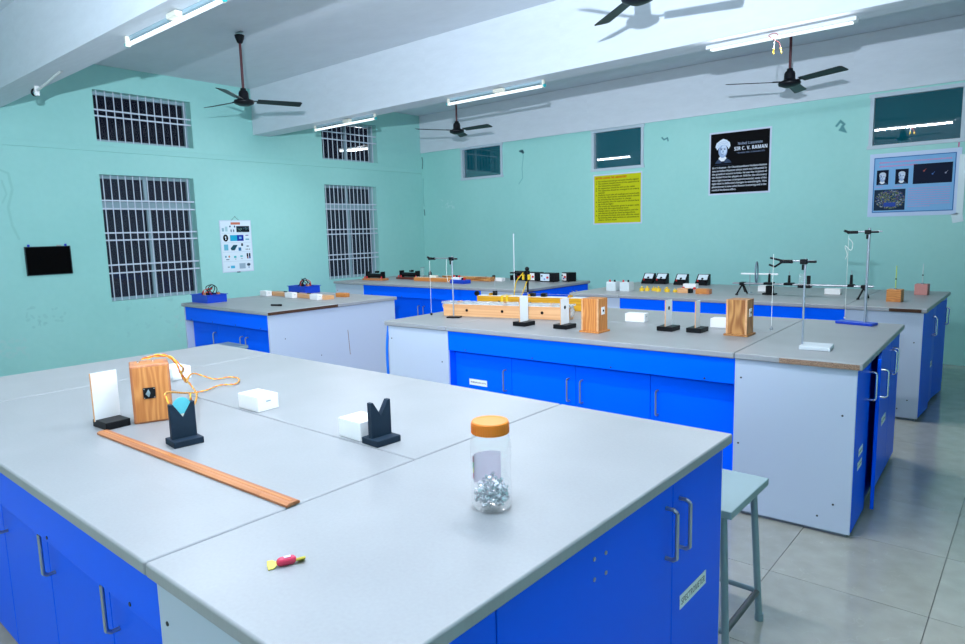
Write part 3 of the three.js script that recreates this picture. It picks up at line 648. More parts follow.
{
  const t = sonometer('pale wooden sonometer wrapped in clear plastic, three dark holes', V(-3.82, 0, -4.035), V(-2.75, 0, -4.29), 0.098, 0.1, M.pale, [0.20, 0.49, 0.80], 0.012);
  // crumpled plastic film over the top and ends
  const g = new THREE.BoxGeometry(1.13, 0.012, 0.108, 60, 3, 8), p = g.attributes.position;
  for (let i = 0; i < p.count; i++) { const x = p.getX(i), y = p.getY(i), z = p.getZ(i); const n = perlin.noise(x * 22, y * 60, z * 40); p.setXYZ(i, x + n * 0.012, y + n * 0.006, z + perlin.noise(x * 18, z * 30, 4) * 0.008); }
  g.computeVertexNormals(); part('plastic_wrap', g, M.plastic, t, [0, 0.110, 0]);
  for (const q of [-1, 1]) {
    const e = new THREE.SphereGeometry(0.036, 20, 14), ep = e.attributes.position;
    for (let i = 0; i < ep.count; i++) { const v = V().fromBufferAttribute(ep, i), n = 1 + 0.55 * perlin.noise(v.x * 40, v.y * 40, v.z * 40 + q); ep.setXYZ(i, v.x * 0.55 * n, v.y * 1.1 * n, v.z * 0.95 * n); }
    e.computeVertexNormals(); part('wrap_end', e, M.plastic, t, [q * 0.555, 0.064, 0]);
  }
}
{
  const a = V(-3.96, 0, -4.63), b = V(-2.94, 0, -4.82);
  const t = sonometer('golden wooden sonometer with yellow bands, behind the wrapped one', a, b, 0.108, 0.1, M.gold, [0.22, 0.52, 0.82], 0.011);
  for (const u of [-0.26, -0.21]) part('yellow_band', box(0.022, 0.114, 0.104, 0.002), M.yellow, t, [u, 0.058, 0]);
  part('pulley', cyl(0.022, 0.022, 0.02, 18), M.black, t, [-0.54, 0.125, 0.01], [Math.PI / 2, 0, 0]);
  part('peg_block', box(0.045, 0.03, 0.05, 0.004), M.black, t, [0.02, 0.127, 0]);
  part('peg_block', box(0.045, 0.03, 0.05, 0.004), M.black, t, [0.13, 0.127, 0]);
  const hgr = thing('weight_hanger', 'black slotted weight on a thin rod standing on the golden sonometer', 'weight', [-3.80, Y + 0.1125, -4.66]);
  part('weight', cyl(0.022, 0.022, 0.038, 18), M.black, hgr, [0, 0.019, 0]); part('rod', cyl(0.0025, 0.0025, 0.11, 8), M.steel, hgr, [0, 0.085, 0]);
}
// tall thin rod with clamp and yellow leads, behind the golden sonometer
{
  const x = -3.80, z = -4.95;
  const t = thing('clamp_stand', 'tall thin rod stand with a black clamp and yellow leads', 'stand', [x, Y, z]);
  part('base', box(0.09, 0.012, 0.07, 0.003), M.black, t, [0, 0.006, 0]);
  part('rod', bar(V(0, 0.01, 0), V(0, 0.66, 0), 0.006, 10), mat(0.5, 0.55, 0.58, 0.5), t);
  part('arm', bar(V(-0.045, 0.295, 0), V(0.15, 0.30, 0), 0.008, 8), M.black, t);
  part('clamp', merge([moved(box(0.04, 0.10, 0.04, 0.008), 0.15, 0.27, 0), moved(new THREE.SphereGeometry(0.02, 12, 8), 0.15, 0.335, 0), moved(cyl(0.012, 0.008, 0.1, 10), 0.155, 0.17, 0)]), M.black, t);
  for (const q of [0.12, 0.182]) part('clamp_cushion', box(0.02, 0.05, 0.03, 0.004), M.yellow, t, [q, 0.26, 0.012]);
  part('lower_rod', bar(V(0.155, 0.14, 0), V(0.155, 0.06, 0), 0.005, 8), M.steel, t);
  part('lead', tube([V(0.12, 0.3, 0.02), V(0.05, 0.22, 0.03), V(0.02, 0.1, 0.03), V(0.01, 0.012, 0.03)], 0.005, 30), M.yellow, t);
  part('lead', tube([V(0.16, 0.22, 0.02), V(0.12, 0.12, 0.03), V(0.06, 0.02, 0.03)], 0.005, 30), M.yellow, t);
}
// screens and lamp boxes of the light experiments
const G1 = 'white upright plates in black blocks';
slottedStand('plain white plate in a black block nearest the wrapped sonometer', -2.885, -3.865, 0, 0.10, 0.185, { group: G1 });
slottedStand('white plate with a dark hole between plain plate and oak lamp box', -2.552, -3.895, 0, 0.105, 0.185, { hole: 0.013, holeY: 0.03, group: G1 });
slottedStand('white plate with a dark hole beside the teak lamp box', -1.905, -4.165, 0, 0.10, 0.18, { hole: 0.013, holeY: 0.035, group: G1 });
slottedStand('plain white plate between holed plate and teak lamp box', -1.718, -4.195, 0, 0.07, 0.18, { group: G1, bw: 0.1 });
function lampBox(label, x, z, m, side) {
  const t = thing('lamp_box', label, 'lamp box', [x, Y, z]);
  part('foot_board', box(0.15, 0.012, 0.15, 0.002), m, t, [0, 0.006, 0]);
  part('box', box(0.125, 0.215, 0.125, 0.002), m, t, [0, 0.012 + 0.1075, 0]);
  for (const [a, b] of [[1, 1], [-1, 1]]) part('corner_strip', box(0.012, 0.215, 0.012, 0.001), M.pale, t, [a * 0.0585, 0.1195, b * 0.0585]);
  const s = part('socket_plate', box(0.004, 0.05, 0.04, 0.001), M.white, t, [0.0645, 0.145, 0.0]);
  part('aperture', cyl(0.008, 0.008, 0.005, 14), M.blackMatt, s, [0.001, 0, 0], [0, 0, Math.PI / 2]);
}
lampBox('honey oak lamp box with white socket plate next to holed plate', -2.292, -3.862, M.oak);
lampBox('dark grained teak lamp box next to a plain white plate', -1.448, -4.205, M.teak);
whiteBox('white box between the oak and teak lamp box, bench centre', -2.285, -4.45, rad(8), 0.15, 0.062, 0.09);
whiteBox('white box half hidden behind the teak lamp box', -1.66, -4.47, rad(5), 0.13, 0.062, 0.09);

// ------------------------------------------------------------------ things on the bench under the portrait poster
function terminalBox(label, x, z) {
  const t = thing('terminal_box', label, 'box', [x, Y, z], 0, 'pale boxes with two terminals');
  part('case', box(0.115, 0.10, 0.11, 0.004), mat(0.55, 0.62, 0.64, 0.5), t, [0, 0.05, 0]);
  part('terminal', cyl(0.009, 0.011, 0.022, 12), M.red, t, [-0.03, 0.111, 0.02]); part('terminal', cyl(0.009, 0.011, 0.022, 12), M.black, t, [0.03, 0.111, 0.02]);
}
terminalBox('pale box with red and black terminals at the window end', -3.655, -6.56);
terminalBox('pale box with red and black terminals beside the yellow weights', -3.50, -6.58);
function meter(label, x, z) {
  const t = thing('panel_meter', label, 'meter', [x, Y, z], 0, 'black sloping panel meters');
  const g = prism([[-0.06, 0], [0.055, 0], [0.055, 0.02], [0.02, 0.055], [-0.04, 0.125], [-0.06, 0.125]], 0.14, 0.003).rotateY(-Math.PI / 2).translate(0.07, 0, 0);
  part('case', g, M.black, t);
  const d = part('dial', box(0.115, 0.075, 0.002), mat(0.62, 0.72, 0.78, 0.25), t, [0, 0.0915, -0.0085], [-Math.atan2(0.06, 0.07), 0, 0]);
  part('needle_hub', cyl(0.014, 0.014, 0.004, 14), M.black, d, [0, -0.024, 0.001], [Math.PI / 2, 0, 0]);
  part('terminal', cyl(0.008, 0.01, 0.018, 10), M.red, t, [-0.045, 0.05, 0.034], [0.8, 0, 0]); part('terminal', cyl(0.008, 0.01, 0.018, 10), M.blackMatt, t, [0.045, 0.05, 0.034], [0.8, 0, 0]);
}
meter('black sloping meter at the window end of the row of four', -3.735, -7.58);
meter('black sloping meter second from the window end', -3.575, -7.6);
meter('black sloping meter before the gap in the row', -3.305, -7.56);
meter('black sloping meter at the aisle end of the row of four', -3.06, -7.6);
// yellow slotted weights lying about
[[-3.36, -6.66, 0.024], [-3.305, -6.68, 0.026], [-3.25, -6.72, 0.022], [-3.215, -6.70, 0.02], [-3.165, -6.66, 0.027], [-3.11, -6.73, 0.02], [-3.06, -6.65, 0.026], [-2.98, -6.66, 0.019], [-2.965, -6.70, 0.019]].forEach(([x, z, r], i) => {
  const t = thing('brass_weight', 'small yellow brass weight lying among others near the pale boxes', 'weight', [x, Y, z], rr(0, 3), 'yellow weights on the bench');
  part('disc', cyl(r, r, r * 1.3, 18), M.yellow, t, [0, r * 0.65, 0]); part('knob', new THREE.LatheGeometry([[r * 0.2, 0], [r * 0.2, r * 0.3], [r * 0.45, r * 0.55], [0.0005, r * 0.8]].map((p) => new THREE.Vector2(...p)), 14), M.yellow, t, [0, r * 1.3, 0]);
});
function smallWood(name, label, x, z, w, h, d, m, capM, turn = 0) {
  const t = thing(name, label, 'block', [x, Y, z], turn);
  part('block', box(w, h, d, 0.003), m, t, [0, h / 2, 0]); part('end_cap', box(0.028, h * 0.94, d * 0.96, 0.002), capM, t, [w / 2 + 0.012, h * 0.47, 0]);
}
smallWood('wooden_holder', 'pale wooden block with a black end beside the weights', -2.87, -6.64, 0.115, 0.048, 0.08, M.pale, M.black);
smallWood('wooden_holder', 'orange brown wooden block with a darker end', -2.665, -6.62, 0.115, 0.052, 0.08, M.oakAcross, M.oakRed);
{
  const t = thing('coil_box', 'white box with two red terminals behind the wooden blocks', 'box', [-2.95, Y, -7.0]);
  part('case', box(0.145, 0.065, 0.08, 0.004), M.white, t, [0, 0.0325, 0]);
  for (const s of [-1, 1]) part('terminal', cyl(0.014, 0.014, 0.018, 12), M.red, t, [s * 0.062, 0.02, 0.047], [Math.PI / 2, 0, 0]);
}
{ // optical bench
  const t = thing('optical_bench', 'long steel double-rod rail on black feet', 'optical bench', [-1.76, Y, -6.72], rad(2));
  for (const s of [-1, 1]) part('rail', bar(V(-0.62, 0.112, s * 0.025), V(0.60, 0.112, s * 0.025), 0.008, 10), M.steel, t);
  for (const q of [-1, 1]) {
    const f = part('foot', merge([moved(box(0.045, 0.03, 0.08, 0.004), 0, 0.11, 0), bar(V(0, 0.1, 0.02), V(-0.035, 0.006, 0.07), 0.008, 8), bar(V(0, 0.1, -0.02), V(0.03, 0.006, -0.06), 0.008, 8), bar(V(0, 0.1, 0), V(0.035, 0.03, 0.03), 0.009, 8)]), M.black, t, [q * 0.53, 0, 0]);
    part('levelling_screw', cyl(0.012, 0.014, 0.012, 10), M.black, f, [-0.035, 0.006, 0.07]);
  }
  for (const [u, hh, w] of [[-0.28, 0.085, 0.085], [-0.1, 0.075, 0.08], [0.425, 0.09, 0.05]]) {
    const r = part('rider', merge([moved(box(w, 0.022, 0.09, 0.004), 0, 0.118, 0), moved(cyl(0.011, 0.013, hh, 12), 0, 0.125 + hh / 2, 0)]), M.black, t, [u, 0, 0]);
    part('pin', cyl(0.003, 0.003, 0.04, 6), M.steel, r, [0, 0.125 + hh + 0.015, 0]);
  }
  const lh = part('rider', merge([moved(box(0.11, 0.03, 0.09, 0.004), 0, 0.10, 0), moved(box(0.03, 0.09, 0.03, 0.004), 0.03, 0.155, 0)]), M.black, t, [0.04, 0, 0]);
  part('glass_plate', box(0.05, 0.10, 0.004), M.clear, lh, [-0.03, 0.165, 0]);
  const ring = part('ring', new THREE.TorusGeometry(0.10, 0.007, 8, 40), mat(0.12, 0.17, 0.22, 0.4), t, [-0.40, 0.224, 0], [0, rad(100), 0]);
  part('vane', prism([[-0.01, -0.03], [0.012, -0.02], [0.02, 0.03], [0, 0.02]], 0.003), mat(0.05, 0.35, 0.33, 0.4), ring, [0.01, 0.0, 0]);
}
{
  const t = thing('scale_tube', 'white horizontal scale on thin posts behind the ring', 'scale', [-2.19, Y, -6.88]);
  part('scale', box(0.36, 0.016, 0.012, 0.003), M.white, t, [0, 0.195, 0]);
  part('post', cyl(0.004, 0.004, 0.19, 8), M.steel, t, [-0.09, 0.095, 0]); part('post', cyl(0.004, 0.004, 0.19, 8), M.steel, t, [0.1, 0.095, 0]);
  for (const s of [-0.09, 0.1]) part('foot', cyl(0.025, 0.028, 0.012, 14), M.greyMetal, t, [s, 0.006, 0]);
}
{
  const t = thing('slider_block', 'black flanged block standing under the optical bench rail', 'block', [-2.06, Y, -6.80]);
  part('flange', box(0.12, 0.016, 0.08, 0.003), M.black, t, [0, 0.008, 0]); part('column', box(0.065, 0.072, 0.05, 0.004), M.black, t, [0, 0.052, 0]);
}
whiteBox('white box under the rail by the ring', -2.20, -7.12, 0, 0.13, 0.06, 0.08);
whiteBox('white box under the rail by the tall stand', -1.555, -7.08, 0, 0.14, 0.055, 0.08);
function cube(label, x, z, m, h, rodH, rodM) {
  const t = thing('thermometer_block', label, 'block', [x, Y, z], rad(-4));
  part('block', box(h * 1.05, h, h, 0.003), m, t, [0, h / 2, 0]);
  const s = part('thermometer', cyl(0.004, 0.004, rodH, 8), rodM, t, [0, h + rodH / 2 - 0.004, 0]);
  part('clip', box(0.012, 0.01, 0.012, 0.002), M.black, s, [0, -rodH * 0.05, 0]);
  part('collar', cyl(0.012, 0.012, 0.01, 10), M.greyMetal, t, [0, h + 0.005, 0]);
}
cube('orange wooden cube with a yellow green thermometer', -0.975, -6.64, M.oakAcross, 0.105, 0.205, mat(0.45, 0.6, 0.12, 0.4));
cube('pink brick-like cube with a clear thermometer', -0.868, -7.36, mat(0.55, 0.24, 0.22, 0.8), 0.10, 0.19, mat(0.5, 0.62, 0.62, 0.2));

// ------------------------------------------------------------------ things on the corner bench
function rheostat(label, x, z, L, m, turn) {
  const t = thing('rheostat', label, 'rheostat', [x, Y, z], turn);
  part('base_board', box(L, 0.03, 0.14, 0.004), m, t, [0, 0.015, 0]);
  part('coil', cyl(0.032, 0.032, L * 0.72, 18), M.black, t, [0, 0.07, 0], [0, 0, Math.PI / 2]);
  for (const s of [-1, 1]) part('end_plate', box(0.012, 0.1, 0.09, 0.003), M.black, t, [s * L * 0.38, 0.08, 0]);
  part('slider', box(0.05, 0.03, 0.05, 0.004), M.black, t, [L * 0.1, 0.125, 0]);
  for (const u of [-0.42, -0.3, 0.42]) part('terminal', cyl(0.009, 0.011, 0.03, 10), M.red, t, [u * L, 0.045, 0.05]);
}
rheostat('dark rheostat on a reddish wooden board nearest the window bars', -7.72, -6.62, 0.42, M.oakRedAcross, rad(4));
rheostat('black rheostat behind the long wooden bridge', -7.35, -6.98, 0.48, mat(0.12, 0.02, 0.012, 0.5), rad(-3));
{
  const t = thing('metre_bridge', 'long orange brown wooden metre bridge with a cream label', 'metre bridge', [-6.56, Y, -6.80], rad(1));
  part('board', box(0.92, 0.055, 0.10, 0.004), M.oakAcross, t, [0, 0.0275, 0]); part('scale', box(0.9, 0.002, 0.03), M.cream, t, [0, 0.056, 0.02]);
  part('label_block', box(0.13, 0.03, 0.05, 0.003), M.cream, t, [-0.12, 0.07, -0.02]);
  const t2 = thing('metre_bridge', 'long pale wooden bridge lying behind the orange one', 'metre bridge', [-6.3, Y, -7.12], rad(-2));
  part('board', box(0.95, 0.06, 0.10, 0.004), M.teak, t2, [0, 0.03, 0]); part('scale', box(0.9, 0.002, 0.03), M.cream, t2, [0, 0.061, 0.02]);
}
{
  const t = thing('switch_box', 'blue box with white front and red switches', 'box', [-6.03, Y, -6.66], rad(-3));
  part('tray', box(0.27, 0.05, 0.13, 0.004), M.trayBlue, t, [0, 0.025, 0]);
  part('label_panel', box(0.15, 0.035, 0.08, 0.004), M.white, t, [-0.055, 0.0675, 0]);
  for (const u of [-0.1, -0.05, 0.0, 0.06, 0.1]) part('switch', box(0.018, 0.03, 0.03, 0.003), u % 0.1 === 0 ? M.red : M.black, t, [u, u > 0.04 ? 0.065 : 0.095, 0.02]);
}
whiteBox('low white box between the switch box and the power supplies', -5.80, -7.2, 0, 0.17, 0.045, 0.08);
{
  const t = thing('tuning_key', 'low black key with two knobs near the back edge', 'key', [-6.02, Y, -7.3]);
  part('base', box(0.3, 0.02, 0.07, 0.004), M.black, t, [0, 0.01, 0]); part('knob', cyl(0.02, 0.028, 0.05, 12), M.black, t, [0.05, 0.045, 0]); part('knob', cyl(0.014, 0.02, 0.03, 12), M.black, t, [-0.09, 0.035, 0]);
  part('terminal', cyl(0.012, 0.012, 0.02, 10), mat(0.5, 0.35, 0.05, 0.4), t, [-0.04, 0.03, 0]);
}
function powerSupply(label, x, z, w, faceM, turn) {
  const t = thing('power_supply', label, 'power supply', [x, Y, z], turn, 'black power supplies');
  part('case', box(w, 0.115, 0.13, 0.005), M.black, t, [0, 0.0625, 0]); const f = part('front_panel', box(w * 0.62, 0.095, 0.004, 0.001), faceM, t, [-w * 0.14, 0.062, 0.066]);
  part('knob', cyl(0.014, 0.014, 0.016, 14), M.red, f, [w * 0.2, 0.0, 0.008], [Math.PI / 2, 0, 0]); part('knob', cyl(0.01, 0.01, 0.012, 12), M.black, f, [-w * 0.2, 0.02, 0.006], [Math.PI / 2, 0, 0]); part('knob', cyl(0.008, 0.008, 0.012, 12), M.trayBlue, f, [-w * 0.02, -0.02, 0.006], [Math.PI / 2, 0, 0]);
  part('foot', merge([-1, 1].flatMap((a) => [-1, 1].map((b) => moved(cyl(0.008, 0.008, 0.006, 8), a * w * 0.4, 0.003, b * 0.05)))), M.blackMatt, t);
}
powerSupply('black power supply with red knob on white face, beside the clamp', -5.32, -7.4, 0.20, M.white, rad(0));
powerSupply('wider black power supply with blue knob and pale face', -5.04, -7.34, 0.23, mat(0.6, 0.7, 0.78, 0.4), rad(0));
powerSupply('black power supply at the aisle end of the corner bench', -4.84, -7.5, 0.15, M.white, rad(-20));
{
  const t = thing('induction_coil', 'low black apparatus with red terminal behind the yellow leads', 'apparatus', [-5.62, Y, -7.45]);
  part('base', box(0.26, 0.07, 0.12, 0.005), M.black, t, [0, 0.035, 0]); part('coil', cyl(0.03, 0.03, 0.2, 16), M.black, t, [0, 0.1, 0], [0, 0, Math.PI / 2]); part('terminal', cyl(0.012, 0.012, 0.02, 10), M.red, t, [0.03, 0.05, 0.068], [Math.PI / 2, 0, 0]);
}
{
  const t = thing('glass_jar', 'small clear glass jar standing near the wall corner', 'jar', [-7.6, Y, -7.5]);
  part('wall', new THREE.LatheGeometry([[0.0005, 0.002], [0.03, 0.002], [0.032, 0.01], [0.032, 0.13], [0.034, 0.14]].map((p) => new THREE.Vector2(...p)), 24), M.clear, t); part('rim', new THREE.TorusGeometry(0.034, 0.003, 6, 24), M.greyMetal, t, [0, 0.14, 0], [Math.PI / 2, 0, 0]);
  const b = thing('ink_bottle', 'small black bottle beside the clear glass jar', 'bottle', [-7.45, Y, -7.52]);
  part('body', cyl(0.024, 0.026, 0.07, 16), M.black, b, [0, 0.035, 0]); part('cap', cyl(0.013, 0.013, 0.025, 12), M.black, b, [0, 0.082, 0]);
}

// ------------------------------------------------------------------ things on the short bench by the windows
function tray(label, x, z, turn) {
  const t = thing('battery_tray', label, 'tray', [x, Y, z], turn, 'blue trays of cells and wires');
  const w = 0.32, d = 0.22, h = 0.085, k = 0.006, flare = 0.02;
  const wall = (L, ang, px, pz) => moved(box(L, h, k), px, h / 2, pz, 0, ang, 0);
  part('tray', merge([moved(box(w, k, d), 0, k / 2, 0), wall(w, 0, 0, d / 2), wall(w, 0, 0, -d / 2), wall(d, Math.PI / 2, w / 2, 0), wall(d, Math.PI / 2, -w / 2, 0)]), M.trayBlue, t);
  part('rim', merge([moved(box(w + 0.03, k, 0.016), 0, h, d / 2 + 0.004), moved(box(w + 0.03, k, 0.016), 0, h, -d / 2 - 0.004), moved(box(0.016, k, d), w / 2 + 0.006, h, 0), moved(box(0.016, k, d), -w / 2 - 0.006, h, 0)]), M.trayBlue, t);
  for (let i = 0; i < 5; i++) { const c = part('cell', cyl(0.018, 0.018, 0.1, 12), i % 2 ? M.black : M.oakRed, t, [-0.11 + i * 0.055, k + 0.05, rr(-0.05, 0.05)]); part('cell_cap', cyl(0.008, 0.008, 0.012, 8), i % 2 ? M.red : M.chrome, c, [0, 0.055, 0]); }
  for (let i = 0; i < 5; i++) { const a = rr(-0.13, -0.02), b = rr(0.02, 0.13), hh = rr(0.14, 0.2); part('lead', tube([V(a, 0.06, rr(-0.06, 0.06)), V(a * 0.8, hh * 0.85, rr(-0.05, 0.05)), V((a + b) / 2, hh, rr(-0.05, 0.05)), V(b * 0.9, hh * 0.8, rr(-0.05, 0.05)), V(b, 0.06, rr(-0.06, 0.06))], 0.0045, 30), i % 3 === 2 ? M.red : M.black, t); }
}
tray('blue tray of cells and black leads below the wall chart', -6.965, -3.60, rad(2));
tray('blue tray with a tall loop of leads near the far bench edge', -6.93, -4.80, rad(2));
{
  const t = thing('potentiometer_board', 'pale wooden board lying on the bench behind the three white boxes', 'board', [-6.47, Y, -4.42], rad(-2));
  part('board', box(1.15, 0.042, 0.12, 0.003), M.pale, t, [0, 0.021, 0]);
  part('wire', bar(V(-0.55, 0.047, 0.02), V(0.55, 0.047, 0.02), 0.002, 5), M.steel, t);
  for (const u of [-0.3, -0.05, 0.18]) part('clip', box(0.05, 0.012, 0.02, 0.002), M.black, t, [u, 0.048, 0]);
}
whiteBox('white box at the window end of the pale board', -7.0, -4.315, 0, 0.14, 0.06, 0.07);
whiteBox('white box in the middle before the pale board', -6.49, -4.315, 0, 0.145, 0.06, 0.07);
whiteBox('white box at the aisle end of the pale board', -6.02, -4.315, 0, 0.14, 0.06, 0.07);
smallWood('wooden_block', 'small orange wooden block at the end of the pale board', -6.02, -4.66, 0.12, 0.045, 0.07, M.oakAcross, M.oakAcross, rad(10));
{
  const t = thing('marker_pen', 'black marker pen lying near the chipped worktop edge', 'pen', [-5.87, Y, -3.72], rad(20));
  part('barrel', moved(cyl(0.009, 0.009, 0.09, 12), -0.01, 0.009, 0, 0, 0, Math.PI / 2), M.black, t); part('cap', moved(cyl(0.0095, 0.0095, 0.035, 12), 0.052, 0.0095, 0, 0, 0, Math.PI / 2), M.blackMatt, t);
}

// ------------------------------------------------------------------ on the walls
function scribbleLines(g, x0, x1, y0, y1, rows, style, fill = 0.9) {      // rows of unreadable small writing
  g.strokeStyle = style; const dy = (y1 - y0) / rows;
  for (let i = 0; i < rows; i++) { let x = x0; const end = i === rows - 1 ? x0 + (x1 - x0) * fill * 0.6 : x1; while (x < end) { const w = rr(4, 16); g.beginPath(); g.moveTo(x, y0 + dy * (i + 0.5) + rr(-1, 1)); g.lineTo(Math.min(end, x + w), y0 + dy * (i + 0.5) + rr(-1, 1)); g.stroke(); x += w + rr(3, 6); } }
}
function portrait(g, x, y, s, turban) {                                   // a plain head-and-shoulders print
  g.save(); g.translate(x, y); g.scale(s, s);
  g.fillStyle = '#3a4a66'; g.beginPath(); g.moveTo(-62, 120); g.quadraticCurveTo(-50, 70, 0, 66); g.quadraticCurveTo(60, 72, 72, 120); g.fill();
  g.fillStyle = '#f2f4f8'; g.beginPath(); g.moveTo(-34, 70); g.lineTo(0, 104); g.lineTo(30, 70); g.lineTo(18, 54); g.lineTo(-20, 54); g.fill();
  g.fillStyle = '#1a2236'; g.fillRect(-10, 92, 24, 14);
  g.fillStyle = '#9fb4d8'; g.beginPath(); g.ellipse(0, 14, 34, 52, 0, 0, 7); g.fill();
  g.fillStyle = '#d3e0f4'; g.beginPath(); g.ellipse(8, 8, 22, 38, 0, 0, 7); g.fill();
  g.fillStyle = '#33456a'; for (const e of [-12, 14]) { g.beginPath(); g.ellipse(e, 4, 7, 3.4, 0, 0, 7); g.fill(); g.fillRect(e - 9, -6, 18, 3); }
  g.fillStyle = '#6c86b0'; g.beginPath(); g.moveTo(1, 4); g.lineTo(8, 26); g.lineTo(-4, 26); g.fill();
  g.fillStyle = '#4d648e'; g.fillRect(-10, 36, 22, 4);
  if (turban) {
    g.fillStyle = '#dfe8f6'; g.beginPath(); g.moveTo(-42, 6); [[-58, -18], [-50, -46], [-22, -66], [2, -76], [28, -66], [52, -46], [58, -20], [44, 4], [34, -14], [12, -32], [-6, -30], [-30, -12]].forEach((p) => g.lineTo(...p)); g.closePath(); g.fill();
    g.strokeStyle = '#b4c4de'; g.lineWidth = 3; for (const k of [0, 1, 2]) { g.beginPath(); g.moveTo(-50 + k * 8, -10 - k * 16); g.quadraticCurveTo(-4, -44 - k * 10, 50 - k * 6, -16 - k * 14); g.stroke(); }
  }
  else { g.fillStyle = '#cdd6e6'; g.beginPath(); g.ellipse(0, -28, 38, 26, 0, Math.PI, 7); g.fill(); g.fillRect(-38, -28, 10, 30); g.fillRect(28, -28, 10, 30); }
  g.restore();
}
function wallSheet(name, label, cat, w, h, pos, rot, tex, margin, mMat) {
  const t = thing(name, label, cat, pos); t.rotation.set(...rot);
  part('backing', box(w + 2 * margin, h + 2 * margin, 0.004), mMat, t, [0, 0, 0.002]);
  part('print', box(w, h, 0.002), new THREE.MeshPhysicalMaterial({ map: tex, roughness: 0.6, specularIntensity: 0.2 }), t, [0, 0, 0.0045]);
  return t;
}
const paperWhite = mat(0.60, 0.66, 0.80, 0.5);
{
  const tex = canvasTexture(768, 790, (g, W, H) => {
    g.fillStyle = '#020205'; g.fillRect(0, 0, W, H);
    portrait(g, 165, 205, 1.75, true); g.fillStyle = '#020205'; g.fillRect(0, 392, W, 20);
    g.fillStyle = '#b9c8e6'; g.textAlign = 'center'; g.font = '44px serif'; g.fillText('Nobel Laureate', 522, 170);
    g.fillStyle = '#e8eefc'; g.font = 'bold 64px sans-serif'; g.fillText('SIR C. V. RAMAN', 530, 240, 430);
    g.fillStyle = '#9fb4dc'; g.font = '26px serif'; g.fillText('7 November 1888 - 21 November 1970', 530, 282, 360);
    g.fillStyle = '#e3e9f6'; g.font = 'bold 33px sans-serif'; g.textAlign = 'left';
    ['Sir C V Raman - Sir Chandrasekhara Venkata Raman', 'was an Indian Physicist whose work was influential in', 'the growth of science in India. He was the recipient of', 'the Nobel Prize for physics in 1930 for the discovery', 'when light traverses a transparent material, some of the', 'light that is deflected changes in wavelength. This', 'phenomenon is now called Raman Scattering and is the', 'result of the Raman effect.'].forEach((s, i) => g.fillText(s, 24, 462 + i * 42, i === 7 ? 330 : W - 48));
  });
  wallSheet('portrait_poster', 'black poster with a turbaned portrait, SIR C. V. RAMAN, and white text', 'poster', 0.75, 0.77, [-3.128, 2.408, ZB + 0.0012], [0, 0, 0], tex, 0.022, paperWhite);
}
{
  const tex = canvasTexture(768, 704, (g, W, H) => {
    g.fillStyle = '#c9c81a'; g.fillRect(0, 0, W, H);
    g.fillStyle = '#d02010'; g.font = 'bold 42px sans-serif'; g.fillText('BEFORE LEAVING THE LABORATORY', 22, 52, 520);
    g.fillStyle = '#2a3a10'; g.font = 'bold 31px sans-serif';
    const L = [['1.', 'No student should go out until finally signed'], ['2.', 'The student should return all the apparatus to'], ['', 'the laboratory attendant'], ['3.', 'No apparatus should be left on the table'], ['4.', 'The apparatus should be arranged in an orderly'], ['', 'manner'], ['5.', 'Students must take all readings and record with'], ['', 'in ink the observation notebook which should'], ['', 'be initialled by the teacher in charge'], ['6.', 'Each quantity must be expressed in decimal form'], ['', 'up to three digits'], ['7.', 'The result etc should be given in proper units'], ['', 'along with the experimental error'], ['8.', 'Always take a series of observations and the'], ['', 'calculation should be done by logarithms'], ['9.', 'Do not leave formula and notes with the result'], ['', 'by entering them observations or calculations to'], ['', 'show a correct result']];
    L.forEach(([n, s], i) => { g.fillText(n, 26, 96 + i * 33.6); g.fillText(s, 66, 96 + i * 33.6, W - 90); });
  });
  wallSheet('rules_poster', 'yellow poster of laboratory rules with a red heading', 'poster', 0.765, 0.70, [-4.895, 2.03, ZB + 0.0012], [0, 0, 0], tex, 0.02, paperWhite);
}
